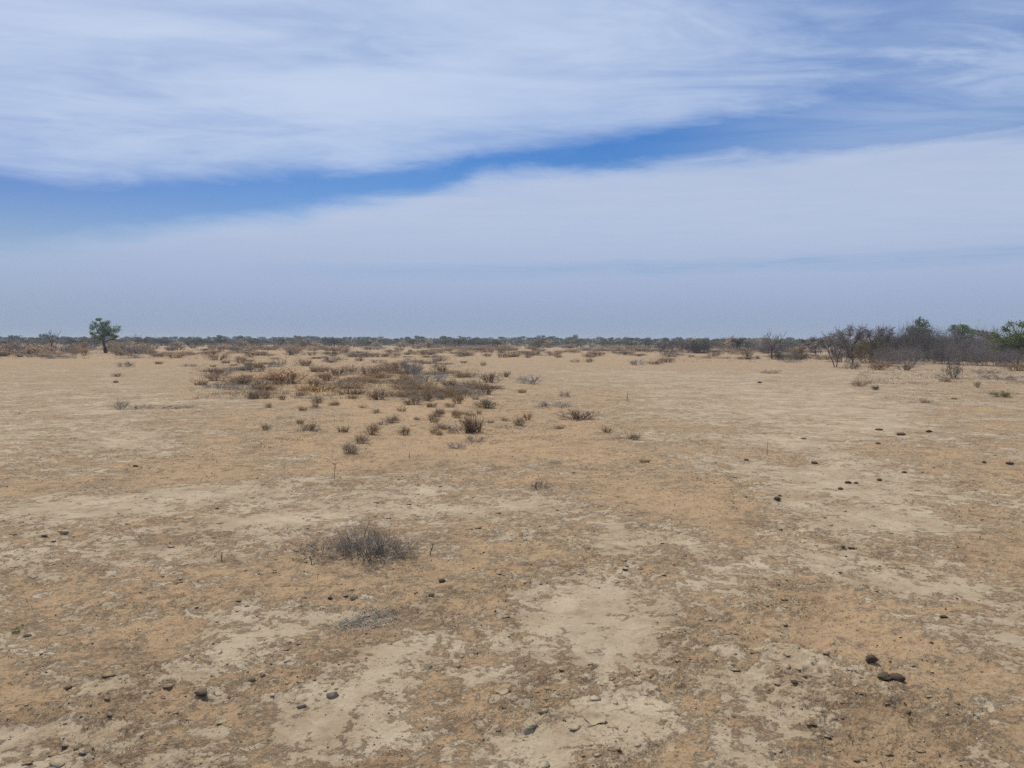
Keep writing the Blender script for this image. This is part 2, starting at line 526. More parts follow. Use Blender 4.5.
def build_flakes(n):
    x, y, d = scatter(n * 4, 2.0, 13.0, R(42))
    c = crust_field(x, y)
    fl = fbm(x, y, 1.1, 4, 90, 0.55) + 0.25 * np.exp(-((c - 0.08) / 0.25) ** 2)
    keep = RNG.random(len(x)) < np.clip((fl - 0.02) * 3.0, 0.01, 1)
    x, y, d = x[keep][:n], y[keep][:n], d[keep][:n]
    n = len(x)
    K = 9
    th = np.linspace(0, 2 * np.pi, K, endpoint=False)[None] + RNG.random((n, 1)) * 6.28
    rad = 0.015 * np.exp(RNG.normal(0, 0.5, n)) * np.clip(d / 5, 1, 1.5)
    rad = np.minimum(rad, 0.032)
    rk = rad[:, None] * (0.45 + 0.75 * RNG.random((n, K)))
    asp = 0.55 + 0.45 * RNG.random((n, 1))
    px, py = rk * np.cos(th), rk * np.sin(th) * asp
    rot = RNG.random((n, 1)) * 6.28
    qx, qy = px * np.cos(rot) - py * np.sin(rot), px * np.sin(rot) + py * np.cos(rot)
    tilt = RNG.normal(0, 0.08, (n, 2))
    curl = (0.02 + 0.08 * RNG.random((n, 1)) ** 2) / rad[:, None]
    pz = curl * (qx**2 + qy**2) + tilt[:, :1] * qx + tilt[:, 1:] * qy
    th_ = np.clip(rad * 0.09, 0.0015, 0.003)[:, None]
    top = np.stack([qx, qy, pz + th_], 2)
    bot = np.stack([qx * 0.94, qy * 0.94, pz], 2)
    cen = np.zeros((n, 1, 3))
    cen[:, 0, 2] = th_[:, 0]
    v = np.concatenate([top, bot, cen], 1)
    v += np.stack([x, y, surf_z(x, y) + rad * 0.02], 1)[:, None, :]
    k = np.arange(K)
    k2 = (k + 1) % K
    t1 = np.stack([np.full(K, 2 * K), k, k2], 1).ravel()
    t2 = np.stack([k, k + K, k2 + K, k2], 1).ravel()
    fb = np.concatenate([t1, t2])
    f = (fb[None] + (np.arange(n) * (2 * K + 1))[:, None]).reshape(-1)
    tt = np.tile(np.concatenate([np.full(K, 3), np.full(K, 4)]), n)
    me = mesh_np("mud_flakes", v.reshape(-1, 3), f, tt, M['earth'])
    a = me.attributes.new("crust", 'FLOAT', 'POINT')
    cv = np.repeat((c[keep][:n] + RNG.normal(0.08, 0.15, n))[:, None], 2 * K + 1, 1)
    a.data.foreach_set("value", cv.ravel().astype(np.float32))
    tag(link("mud_flakes", me), "curled flakes of dried mud strewn over the crusted soil", None, None, "stuff")


build_crumbs(60000)
build_flakes(1300)


# ------------------------------------------------------------------ plant building
def tubes(segs, sides=3):
    """segs: list of (p0, p1, r0, r1) -> verts, faces, totals of open tapered tubes."""
    s = np.array([(*a, *b, r0, r1) for a, b, r0, r1 in segs], float)
    p0, p1, r0, r1 = s[:, :3], s[:, 3:6], s[:, 6], s[:, 7]
    d = p1 - p0
    L = np.linalg.norm(d, axis=1)[:, None]
    d = d / np.maximum(L, 1e-9)
    ref = np.where(np.abs(d[:, 2:3]) > 0.9, np.array([[1.0, 0, 0]]), np.array([[0, 0, 1.0]]))
    u = np.cross(d, ref)
    u /= np.linalg.norm(u, axis=1)[:, None]
    w = np.cross(d, u)
    vs = []
    for end, rad in ((p0, r0), (p1, r1)):
        for k in range(sides):
            t = 2 * np.pi * k / sides
            vs.append(end + rad[:, None] * (np.cos(t) * u + np.sin(t) * w))
    v = np.stack(vs, 1)
    k = np.arange(sides)
    k2 = (k + 1) % sides
    fb = np.stack([k, k2, k2 + sides, k + sides], 1).ravel()
    n = len(s)
    f = (fb[None] + (np.arange(n) * 2 * sides)[:, None]).reshape(-1)
    return v.reshape(-1, 3), f, np.full(n * sides, 4)


def leaves(cent, size, flat=0.0):
    """Small four-cornered leaves of random turn at the given centres."""
    cent = np.asarray(cent, float)
    n = len(cent)
    a = RNG.normal(size=(n, 3))
    a[:, 2] *= (1 - flat)
    a /= np.linalg.norm(a, axis=1)[:, None]
    b = np.cross(a, RNG.normal(size=(n, 3)))
    b /= np.linalg.norm(b, axis=1)[:, None]
    s = (size * np.exp(RNG.normal(0, 0.3, n)))[:, None]
    v = np.stack([cent - a * s, cent + b * s * 0.5, cent + a * s, cent - b * s * 0.5], 1)
    return v.reshape(-1, 3), np.arange(n * 4), np.full(n, 4)


def grow(segs, tips, p, d, length, r, level, kids, rnd, bend=0.25, up=0.0, nseg=3, shrink=0.55, spread=0.8):
    """One branch and, down to level 0, the branches that leave it."""
    d = Vector(d).normalized()
    pts = [Vector(p)]
    step = length / nseg
    for i in range(nseg):
        d = (d + Vector((rnd.gauss(0, bend), rnd.gauss(0, bend), rnd.gauss(0, bend) + up))).normalized()
        q = pts[-1] + d * step
        if q.z < 0.01:
            q.z = 0.01 + rnd.random() * 0.02
        ra, rb = r * (1 - 0.6 * i / nseg), r * (1 - 0.6 * (i + 1) / nseg)
        segs.append((tuple(pts[-1]), tuple(q), ra, rb, level))
        pts.append(q)
    if level <= 0:
        tips.append(pts[-1])
        return
    for k in range(kids[level - 1]):
        t = 0.3 + 0.7 * (k + rnd.random()) / kids[level - 1]
        i = min(int(t * nseg), nseg - 1)
        o = pts[i].lerp(pts[i + 1], t * nseg - i)
        ax = (pts[i + 1] - pts[i]).normalized()
        side = Vector((rnd.gauss(0, 1), rnd.gauss(0, 1), rnd.gauss(0, 0.7)))
        side = (side - ax * side.dot(ax)).normalized()
        grow(segs, tips, o, ax + side * spread * (0.6 + rnd.random() * 0.8), length * shrink * (0.7 + 0.6 * rnd.random()), r * 0.55, level - 1, kids, rnd, bend, up, max(2, nseg - 1), shrink, spread)


def unit(segs, pts_list):
    """Scale so that the plant is 1 wide and 1 high, standing on z = 0."""
    P = np.array([s[1] for s in segs])
    w = np.percentile(np.abs(P[:, :2]), 97) * 2
    h = np.percentile(P[:, 2], 99)
    sc = np.array([1 / w, 1 / w, 1 / h])
    out = [(tuple(np.array(a) * sc), tuple(np.array(b) * sc), r0, r1, lv) for a, b, r0, r1, lv in segs]
    return out, [np.array(p) * sc for p in pts_list]


def twig_r(segs, k):
    return [(a, b, r0 * k, r1 * k) for a, b, r0, r1, _ in segs]


# each prototype: list of (part name, mesh); the plant is one unit wide and high
def proto_brush(seed, stems, kids, mat, r, elev=(10, 75), up=0.05, base=0.12, bend=0.22, kind='twigs'):
    rnd = random.Random(seed)
    segs, tips, roots = [], [], []
    for i in range(stems):
        a = rnd.random() * 6.283
        e = R(rnd.uniform(*elev))
        b = base * math.sqrt(rnd.random())
        roots.append(((0, 0, -0.02), (b * math.cos(a), b * math.sin(a), 0.0), 1.0, 1.0, len(kids)))
        grow(segs, tips, (b * math.cos(a), b * math.sin(a), 0), (math.cos(a) * math.cos(e), math.sin(a) * math.cos(e), math.sin(e)), 0.42 * rnd.uniform(0.6, 1.1), 1.0, len(kids), kids, rnd, bend, up)
    segs, tips = unit(segs + roots, tips)
    top = max(s[4] for s in segs)
    main = [s for s in segs if s[4] == top]
    fine = [s for s in segs if s[4] < top]
    if kind == 'wood':
        return [("stems", mesh_np("stems", *tubes(twig_r(segs, r * 1.4)), M[mat]))], tips
    return [("stems", mesh_np("stems", *tubes(twig_r(main, r * 1.2)), M[mat])), ("foliage", mesh_np("twigs", *tubes(twig_r(fine, r * 1.5)), M[mat]))], tips


def proto_leafy(seed, stems, kids, wood, leaf, r, per_tip, lsize, elev=(25, 85), jitter=0.05, base=0.2):
    parts, tips = proto_brush(seed, stems, kids, wood, r, elev, 0.08, base, 0.22, 'wood')
    c = np.repeat(np.array(tips), per_tip, 0)
    c = c + RNG.normal(0, jitter, c.shape)
    c[:, 2] = np.abs(c[:, 2])
    v, f, t = leaves(c, lsize)
    me = mesh_np("foliage", v, f, t, M[leaf])
    return [parts[0], ("foliage", me)]


def proto_grass(seed, n, mat, r=0.012):
    rnd = random.Random(seed)
    segs = []
    for i in range(n):
        a = rnd.random() * 6.283
        b = 0.28 * math.sqrt(rnd.random())
        p = Vector((b * math.cos(a), b * math.sin(a), 0))
        a2 = a + rnd.gauss(0, 0.6)
        lean = rnd.uniform(0.05, 0.9)
        L = rnd.uniform(0.5, 1.0)
        q = p + Vector((math.cos(a2) * lean * 0.22, math.sin(a2) * lean * 0.22, 0.55)) * L
        q2 = q + Vector((math.cos(a2) * lean * 0.4, math.sin(a2) * lean * 0.4, 0.42 - lean * 0.25)) * L
        segs += [(tuple(p), tuple(q), r, r * 0.8), (tuple(q), tuple(q2), r * 0.8, r * 0.2)]
    return [("foliage", mesh_np("foliage", *tubes(segs), M[mat]))]


def proto_tree(seed, trunks, wood, twig, leaf=None, per_tip=6, lsize=0.02, kids=(4, 4, 3), r=0.028, fork=0.28, flat=False, jitter=0.05, twig_rad=0.0035, lean=0.25, upr=0.10, sparse=1.0):
    rnd = random.Random(seed)
    segs, tips = [], []
    trunk_segs = []
    for i in range(trunks):
        a = rnd.random() * 6.283 if trunks < 3 else 6.283 * i / trunks
        d = Vector((math.cos(a) * lean * rnd.uniform(.6, 1.4), math.sin(a) * lean * rnd.uniform(.6, 1.4), 1)).normalized()
        p = Vector((0.03 * math.cos(a), 0.03 * math.sin(a), 0)) if trunks > 1 else Vector((0, 0, 0))
        q = p
        for k in range(3):
            d = (d + Vector((rnd.gauss(0, .12), rnd.gauss(0, .12), 0.1))).normalized()
            n = q + d * fork / 3
            trunk_segs.append((tuple(q), tuple(n), r * (1.15 - 0.2 * k), r * (0.95 - 0.2 * k), 9))
            q = n
        limbs = 4 if trunks > 1 else 6
        for k in range(limbs):
            b = 6.283 * (k + rnd.random() * 0.7) / limbs
            e = R(rnd.uniform(18, 62))
            dd = Vector((math.cos(b) * math.cos(e), math.sin(b) * math.cos(e), math.sin(e)))
            o = q - d * fork * 0.35 * rnd.random() * (k % 2)
            grow(segs, tips, o, dd, 0.40 * rnd.uniform(.7, 1.15), r * 0.6, len(kids), kids, rnd, 0.20, upr, 4, 0.58, 0.75)
    top = len(kids)
    allp = np.array([s[1] for s in segs])
    w = np.percentile(np.abs(allp[:, :2]), 97) * 2
    h = np.percentile(allp[:, 2], 99)
    sc = np.array([1 / w, 1 / w, 1 / h])
    S = lambda q: tuple(np.array(q) * sc)
    trunk = [(S(a), S(b), r0, r1) for a, b, r0, r1, _ in trunk_segs] + [(S(a), S(b), r0, r1) for a, b, r0, r1, l in segs if l >= top - 1]
    tw = [(S(a), S(b), max(r0 * 0.6, twig_rad), max(r1 * 0.5, twig_rad * 0.7)) for a, b, r0, r1, l in segs if l < top - 1]
    tw = [t for t in tw if rnd.random() < sparse]
    v1 = tubes(trunk, 5)
    crown = list(tubes(tw)) if not leaf else None
    parts = [("trunk", mesh_np("trunk", *v1, M[wood], True))]
    if leaf:
        c = np.repeat(np.array([S(t) for t in tips]), per_tip, 0)
        c = c + RNG.normal(0, jitter, c.shape)
        c[:, 2] = np.maximum(c[:, 2], 0.12)
        parts.append(("limbs", mesh_np("limbs", *tubes(tw), M[twig])))
        parts.append(("crown", mesh_np("crown", *leaves(c, lsize), M[leaf])))
    else:
        parts.append(("crown", mesh_np("crown", *crown, M[twig])))
    return parts


def proto_far(seed, mat, n=420, trunk=True, tall=1.0):
    """A tree of the distant woodland: short trunk, broad crown of leaf clumps."""
    rnd = random.Random(seed)
    rg = np.random.default_rng(seed)
    k = rnd.randint(5, 9)
    cs = []
    for i in range(k):
        a = 6.283 * (i + rnd.random()) / k
        rr_ = rnd.uniform(0.08, 0.34)
        cs.append((rr_ * math.cos(a), rr_ * math.sin(a), rnd.uniform(0.5, 0.82), rnd.uniform(0.12, 0.2)))
    cs.append((0, 0, 0.78, 0.18))
    c = []
    for x0, y0, z0, s in cs:
        m = n // len(cs)
        g = rg.normal(size=(m, 3))
        g /= np.linalg.norm(g, axis=1)[:, None]
        g *= (rg.random((m, 1)) ** 0.4)
        c.append(np.array([x0, y0, z0]) + g * np.array([s, s, s * 0.8]))
    c = np.concatenate(c)
    low = rg.random((n // 2, 3)) * np.array([0.95, 0.95, 0.55]) - np.array([0.475, 0.475, -0.02])
    c = np.concatenate([c, low])
    parts = []
    tr = [((0, 0, 0), (0.02, 0.0, 0.3), 0.03, 0.024), ((0.02, 0, 0.3), (0.0, 0.03, 0.6), 0.024, 0.014)]
    for x0, y0, z0, s in cs:
        tr.append(((0.02, 0, 0.3), (x0, y0, z0), 0.014, 0.006))
    parts.append(("trunk", mesh_np("trunk", *tubes(tr, 4), M['dark_wood'])))
    parts.append(("crown", mesh_np("crown", *leaves(c, 0.045), M[mat])))
    return parts


PROTO = {}


def near_brush():
    """The bush close to the camera: a dense dark mound with a thinner, lower wing on its left."""
    rnd = random.Random(1)
    segs, tips, main = [], [], []
    for cx, cy, n, hh, spread_, el in ((0.12, 0.0, 68, 0.60, 0.22, (15, 75)), (-0.32, 0.02, 28, 0.36, 0.20, (5, 60)), (0.42, 0.05, 16, 0.30, 0.12, (0, 40))):
        for i in range(n):
            a, e = rnd.random() * 6.283, R(rnd.uniform(*el))
            b = spread_ * math.sqrt(rnd.random())
            o = (cx + b * math.cos(a), cy + b * math.sin(a), 0)
            segs.append(((cx * .5, 0, -0.02), o, 1, 1, 3))
            grow(segs, tips, o, (math.cos(a) * math.cos(e), math.sin(a) * math.cos(e), math.sin(e)), hh * rnd.uniform(0.5, 1.0) * .55, 1.0, 3, (5, 5, 3), rnd, 0.28, 0.03)
    P = np.array([q[1] for q in segs])
    sc = np.array([1 / 1.02, 1 / 1.02, 1 / np.percentile(P[:, 2], 99)])
    S = lambda q: tuple(np.array(q) * sc)
    r = 0.0026
    st = [(S(a), S(b), r * 2.1 * r0, r * 2.1 * r1) for a, b, r0, r1, l in segs if l == 3]
    tw = [(S(a), S(b), r * 1.5 * r0, r * 1.5 * r1) for a, b, r0, r1, l in segs if l < 3]
    return [("stems", mesh_np("stems", *tubes(st), M['near_twig'])), ("foliage", mesh_np("twigs", *tubes(tw), M['near_twig']))]


def proto_canopy(seed, clumps, n, size, leaf, trunk_pts, r, twigs=60):
    """A leafy tree: leaf clumps of given place and size, a trunk, and limbs that reach each clump."""
    rnd = random.Random(seed)
    rg = np.random.default_rng(seed)
    tr = [(trunk_pts[i], trunk_pts[i + 1], r * (1 - .22 * i), r * (.8 - .22 * i)) for i in range(len(trunk_pts) - 1)]
    limbs, c = [], []
    vol = sum(q[3] ** 2 for q in clumps)
    for x, y, z, s in clumps:
        o = trunk_pts[-1] if z > trunk_pts[-1][2] else trunk_pts[-2]
        mid = (o[0] * .5 + x * .5 + rnd.gauss(0, .03), o[1] * .5 + y * .5, o[2] * .45 + z * .55)
        limbs += [(o, mid, r * .42, r * .3), (mid, (x, y, z), r * .3, r * .14)]
        m = int(n * s * s / vol)
        sub = rg.normal(size=(max(5, m // 40), 3))
        sub /= np.linalg.norm(sub, axis=1)[:, None]
        sub *= (0.45 + 0.65 * rg.random((len(sub), 1)))
        for q in sub:
            e = np.array([x, y, z]) + q * np.array([s, s, s * .85])
            limbs.append(((x, y, z), tuple(e), r * .13, r * .05))
            k = max(6, m // len(sub))
            c.append(e + rg.normal(0, s * 0.24, (k, 3)) * np.array([1, 1, .7]))
    c = np.concatenate(c)
    return [("trunk", mesh_np("trunk", *tubes(tr, 6), M['dark_wood'], True)), ("limbs", mesh_np("limbs", *tubes(limbs), M['dark_wood'])), ("crown", mesh_np("crown", *leaves(c, size), M[leaf]))]


def proto_veil(seed, trunks, clumps, r, twig, n=50):
    """A leafless thorn tree: bent trunks, limbs to each clump, and a veil of fine twigs about the limbs' ends."""
    rnd = random.Random(seed)
    tr, tw = [], []
    for pts in trunks:
        for i in range(len(pts) - 1):
            tr.append((pts[i], pts[i + 1], r * (1.1 - .2 * i), r * (.9 - .2 * i)))
    for x, y, z, s in clumps:
        pts = min(trunks, key=lambda p: abs(p[-1][0] - x) + abs(p[-1][1] - y))
        o = pts[-1] if rnd.random() < .7 else pts[-2]
        m = (o[0] * .55 + x * .45 + rnd.gauss(0, .03), o[1] * .55 + y * .45 + rnd.gauss(0, .03), o[2] * .45 + z * .55)
        tr += [(o, m, r * .5, r * .36), (m, (x, y, z), r * .36, r * .2)]
        for k in range(n):
            b = Vector(m).lerp(Vector((x, y, z)), 0.25 + .75 * rnd.random())
            a = rnd.random() * 6.283
            d = Vector((math.cos(a), math.sin(a), rnd.gauss(.25, .5))).normalized()
            L = s * rnd.uniform(.5, 1.25)
            q = b + d * L * .5
            d2 = (d + Vector((rnd.gauss(0, .35), rnd.gauss(0, .35), rnd.gauss(.05, .3)))).normalized()
            e = q + d2 * L * .5
            tw += [(tuple(b), tuple(q), twig * 1.3, twig), (tuple(q), tuple(e), twig, twig * .5)]
            for j in range(3):
                o2 = b.lerp(e, .3 + .7 * rnd.random())
                d3 = (d + Vector((rnd.gauss(0, .8), rnd.gauss(0, .8), rnd.gauss(0, .6)))).normalized()
                tw.append((tuple(o2), tuple(o2 + d3 * L * rnd.uniform(.25, .5)), twig * .8, twig * .4))
    return [("trunk", mesh_np("trunk", *tubes(tr, 5), M['dark_wood'], True)), ("crown", mesh_np("crown", *tubes(tw), M['thicket_twig']))]


PROTO['near_brush'] = [near_brush()]
PROTO['grey'] = [proto_brush(20 + i, 26, (4, 5, 3), 'grey_twig', 0.006, (10, 70), 0.05, 0.22)[0] for i in range(4)]
PROTO['silver'] = [proto_brush(30 + i, 26, (4, 5, 3), 'blue_twig', 0.006, (10, 75), 0.06, 0.22)[0] for i in range(3)]
PROTO['brown'] = [proto_leafy(40 + i, 24, (4, 4), 'brown_twig', 'brown_leaf', 0.010, 3, 0.018) for i in range(4)]
PROTO['rust'] = [proto_leafy(50 + i, 24, (4, 4), 'brown_twig', 'rust_leaf', 0.010, 3, 0.020) for i in range(4)]
PROTO['olive'] = [proto_leafy(60 + i, 22, (4, 4), 'brown_twig', 'olive_leaf', 0.010, 5, 0.024) for i in range(3)]
PROTO['straw'] = [proto_grass(70 + i, 85, 'straw', 0.009) for i in range(3)]
PROTO['thorn'] = [
    proto_veil(80, [[(.06, 0, -.02), (.0, .02, .16), (-.10, .03, .34), (-.16, .05, .48)], [(.10, 0, -.02), (.13, 0, .2), (.16, -.03, .36), (.2, -.05, .52)]],
               [(-.36, 0, .72, .17), (-.18, .15, .84, .17), (-.12, -.15, .74, .18), (.06, .1, .88, .17), (.16, -.15, .80, .18), (.30, .05, .90, .15), (.38, 0, .74, .17), (.2, .2, .66, .18), (-.3, .1, .56, .15), (.34, -.1, .55, .14)], .016, .0034),
    proto_veil(81, [[(0, 0, -.02), (.03, 0, .16), (.0, .03, .34), (.02, .05, .5)], [(.04, 0, .1), (-.08, .05, .26), (-.18, 0, .46)]],
               [(-.34, .1, .80, .18), (-.16, -.15, .86, .16), (.0, .1, .93, .15), (.18, -.1, .90, .16), (.34, .1, .82, .17), (.25, .15, .66, .18), (-.2, .2, .64, .18), (-.38, -.1, .60, .15), (.1, -.2, .70, .2)], .016, .0034),
    proto_veil(82, [[(-.04, 0, -.02), (-.10, 0, .2), (-.2, .05, .4), (-.26, 0, .55)], [(.0, 0, -.02), (.04, .03, .25), (.02, 0, .5)], [(.05, 0, -.02), (.14, 0, .2), (.25, 0, .42)]],
               [(-.4, 0, .72, .16), (-.24, .15, .86, .16), (-.05, -.1, .90, .16), (.12, .1, .86, .17), (.28, -.1, .88, .15), (.4, .1, .72, .16), (-.25, -.2, .64, .17), (.1, -.2, .66, .19), (.3, .2, .58, .16)], .015, .0034)]
PROTO['sparse'] = [proto_tree(90, 2, 'dark_wood', 'thicket_twig', kids=(4, 4), r=0.018, twig_rad=0.0055, fork=.28, upr=0.16, lean=.12)]
PROTO['umbrella'] = [proto_veil(95, [[(0, 0, -.02), (.02, 0, .3), (0, .02, .5)]], [(-.36, 0, .76, .15), (-.15, .15, .86, .18), (.1, -.1, .9, .18), (.33, 0, .8, .16), (0, .1, .72, .18), (.15, .2, .78, .16)], .035, .006, 70)]
PROTO['thicket'] = [proto_brush(100 + i, 40, (6, 6, 4), 'thicket_twig', 0.0042, (12, 88), 0.06, 0.34, 0.24)[0] for i in range(4)]
PROTO['olive_bush'] = [proto_leafy(110 + i, 34, (5, 5), 'brown_twig', 'olive_leaf', 0.006, 6, 0.016, (15, 85), 0.04, 0.3) for i in range(2)]
PROTO['lone_green'] = [proto_canopy(121, [(-.10, 0, .90, .10), (.02, .1, .84, .13), (-.22, 0, .72, .15), (.10, -.1, .72, .18), (.28, .05, .66, .16), (-.05, .15, .60, .17), (.20, 0, .50, .15), (-.28, .05, .50, .13), (.33, 0, .42, .09), (.02, -.1, .44, .14)], 4400, .016, 'green_leaf', [(.05, 0, -.02), (.035, 0, .14), (-.01, 0, .30), (-.01, 0, .46)], .055)]
PROTO['pointed'] = [proto_canopy(131, [(.02, 0, .93, .06), (.0, 0, .82, .13), (-.14, 0, .70, .19), (.14, .1, .70, .19), (-.28, 0, .56, .2), (.27, 0, .56, .2), (0, .1, .55, .25), (-.1, -.1, .4, .25), (.2, 0, .38, .22)], 5200, .017, 'green_leaf', [(0, 0, -.02), (.02, 0, .2), (0, .02, .4)], .04)]
PROTO['spreading'] = [proto_canopy(133, [(-.36, 0, .80, .12), (-.18, .1, .87, .13), (.02, 0, .90, .14), (.22, .1, .88, .13), (.38, 0, .80, .11), (-.1, -.15, .72, .16), (.15, -.1, .72, .16), (0, 0, .55, .2), (-.28, 0, .6, .14)], 4600, .015, 'green_leaf', [(0, 0, -.02), (.03, 0, .25), (0, .02, .5)], .03)]
PROTO['yellow_green'] = [proto_canopy(141, [(-.2, 0, .82, .14), (.05, .1, .88, .14), (.28, 0, .76, .18), (-.34, 0, .62, .16), (-.05, -.1, .66, .22), (.2, -.1, .52, .24), (-.25, 0, .42, .2), (.38, 0, .48, .16), (.0, 0, .38, .24)], 5600, .016, 'yellow_leaf', [(0, 0, -.02), (.03, 0, .2), (0, .02, .4)], .03)]
PROTO['far_green'] = [proto_far(150 + i, 'far_leaf') for i in range(6)]
PROTO['far_olive'] = [proto_far(160 + i, 'olive_leaf') for i in range(3)]
PROTO['distant_bush'] = [proto_far(180 + i, 'far_scrub_leaf', 360) for i in range(4)]
PROTO['far_scrub'] = [proto_leafy(170 + i, 18, (4, 3), 'grey_twig', 'brown_leaf', 0.012, 5, 0.035, (20, 85), 0.06, 0.3) for i in range(3)]
_first = {}
NPX = []   # what was placed: dict records used for the labels


def place(kind, name, loc, w, h, rotz, rnd, cat, group=None, label=None, depth=None, var=None):
    """Copies of one plant share their meshes; each copy and each of its parts is an object."""
    var = PROTO[kind][rnd.randrange(len(PROTO[kind])) if var is None else var]
    root = empty(name)
    root.location = (loc[0], loc[1], ground_z(loc[0], loc[1]) - 0.01 * h)
    root.rotation_euler = (0, 0, rotz)
    root.scale = (w, depth or w, h)
    for pn, me in var:
        link(pn, me, root)
    tag(root, label, cat, group)
    return root


rnd = random.Random(3)
ITEMS = []   # plants: dict(kind, x, y, w, h in pixels, loc, root, landmark phrase or None, label or None)


def plant(kind, px, py, w, h, label=None, mark=None, cat=None, name=None, dist=None, rot=None, var=None):
    p = ground_at(px, py)
    if dist:
        v = ray(px, 342)
        v = Vector((v.x, v.y, 0)).normalized()
        p = v * dist
    dep = depth_of(p)
    wm, hm = w * dep / F_PX, h * dep / F_PX
    nm, ct = KIND[kind]
    o = place(kind, name or nm, p, wm, hm, rnd.random() * 6.28 if rot is None else rot, rnd, cat or ct, var=var, depth=min(max(wm, hm * 0.8), wm * 1.3))
    it = dict(kind=kind, x=px, y=py, w=w, h=h, loc=p, root=o, mark=mark, label=label, dep=dep)
    ITEMS.append(it)
    return it


KIND = {
    'near_brush': ('thorn_bush', 'bush'), 'grey': ('grey_brush', 'bush'), 'silver': ('silver_brush', 'bush'), 'brown': ('brown_shrub', 'shrub'), 'rust': ('rust_shrub', 'shrub'),
    'olive': ('olive_shrub', 'shrub'), 'straw': ('straw_tuft', 'grass tuft'), 'thorn': ('thorn_tree', 'tree'), 'sparse': ('bare_tree', 'tree'), 'umbrella': ('umbrella_tree', 'tree'),
    'thicket': ('thicket_bush', 'bush'), 'olive_bush': ('olive_bush', 'bush'), 'lone_green': ('green_tree', 'tree'), 'pointed': ('green_tree', 'tree'), 'spreading': ('green_tree', 'tree'), 'distant_bush': ('distant_bush', 'bush'), 'yellow_green': ('green_tree', 'tree'),
    'far_green': ('distant_tree', 'tree'), 'far_olive': ('distant_tree', 'tree'), 'far_scrub': ('scrub_bush', 'bush')}

# ---- landmarks and trees, written out one by one
plant('near_brush', 356, 555, 98, 29, "dead grey thorn bush lying low on bare soil, by far the biggest plant close by", "the dead thorn bush nearest the camera", rot=0)
plant('lone_green', 104, 353, 34, 36, "lone leafy green tree with a dark leaning trunk, clear of the far treeline", "the lone green tree", rot=0)
plant('sparse', 53, 352, 18, 22, "small bare grey tree to the left of the lone green tree", "the small bare grey tree")
plant('sparse', 140, 352, 18, 18, "low bare dark tree to the right of the lone green tree")
plant('umbrella', 737, 352, 22, 15, "dark flat-topped little tree standing alone left of the bare spindly tree", "the dark flat-topped little tree")
plant('sparse', 773, 359, 28, 28, "bare spindly tree with few upright branches against the sky", "the bare spindly tree")
plant('brown', 748, 359, 12, 11, "dark brown upright bush between the flat-topped tree and the bare spindly tree")
plant('thorn', 815, 356, 34, 20, "flat-crowned grey thorn tree just left of the twin-stemmed thorn tree", rot=0, var=1)
plant('thorn', 833, 367, 34, 38, "twin-stemmed bare thorn tree at the left end of the grey thicket", "the twin-stemmed thorn tree", rot=0, var=0)
plant('thorn', 852, 366, 36, 43, "bare thorn tree right beside the twin-stemmed one, with twigs high against the sky", rot=0, var=1)
plant('thorn', 879, 363, 40, 39, "grey bare thorn tree rising behind the olive bush in the thicket", rot=0.4, var=2)
plant('olive_bush', 868, 363, 30, 27, "dull olive-green bush at the left end of the grey thicket", "the dull olive bush of the thicket")
plant('pointed', 919, 358, 31, 43, "dark green pointed tree topping the grey thicket", "the pointed green tree")
plant('spreading', 962, 358, 42, 34, "green spreading tree crown behind the thicket, between pointed tree and yellow-green tree", "the spreading green tree")
plant('yellow_green', 1017, 365, 50, 46, "yellow-green tree at the right edge, last of the thicket", "the yellow-green tree at the edge")
for x, yb, yt, w, lab in (
        (896, 362, 331, 42, "tall grey leafless bush under the left side of the pointed green tree"), (914, 361, 329, 38, "dense grey leafless bush right below the pointed green tree"),
        (936, 361, 331, 44, "grey leafless bush between the pointed and the spreading green tree"), (958, 361, 334, 40, "grey leafless bush in front of the spreading green tree"),
        (981, 361, 332, 42, "tall grey leafless bush right of the spreading green tree"), (1002, 362, 333, 40, "grey leafless bush touching the left side of the yellow-green tree"),
        (1026, 362, 338, 40, "grey leafless bush in front of the yellow-green tree, cut by the edge"), (940, 364, 346, 30, "lower grey bush standing in front of the thicket, above the fork-shaped bush"),
        (967, 365, 346, 36, "lower grey bush in front of the thicket, below the spreading green tree"), (992, 366, 346, 38, "lower grey bush in front of the thicket, left of the last one"),
        (1014, 367, 348, 38, "lower grey bush in front of the thicket, last one towards the edge"), (886, 366, 347, 32, "lower grey bush in front of the thicket, right of the olive bush"),
        (907, 364, 347, 30, "lower grey bush in front of the thicket, below the pointed green tree"), (843, 362, 345, 26, "grey bush filling the gap behind the twin-stemmed thorn tree")):
    plant('thicket', x, yb, w * 1.05, (yb - yt) * (1.16 if x < 990 else 0.95), lab)
plant('olive_bush', 1004, 359, 34, 27, "olive-green bush inside the thicket, left of the yellow-green tree")
plant('olive_bush', 937, 358, 30, 26, "olive-green bush inside the thicket, right of the pointed green tree")
plant('far_olive', 985, 356, 36, 28, "olive-green tree crown behind the thicket, right of the spreading tree")
plant('grey', 952, 378, 26, 20, "fork-shaped bare bush on straw ground in front of the thicket", "the fork-shaped bare bush")
plant('brown', 880, 370, 26, 10, "low brown bush at the foot of the thicket below the olive bush")
plant('brown', 905, 370, 22, 8, "low brown bush at the foot of the thicket below the pointed green tree")
plant('grey', 852, 369, 24, 9, "low grey bush at the foot of the twin-stemmed thorn tree")
plant('brown', 1018, 371, 30, 10, "low brown bush at the thicket's foot beside the edge")
plant('grey', 788, 362, 24, 12, "grey bush halfway from the bare spindly tree to the flat-crowned thorn tree")
plant('far_scrub', 800, 358, 24, 14, "brownish bush midway between spindly and twin-stemmed trees")

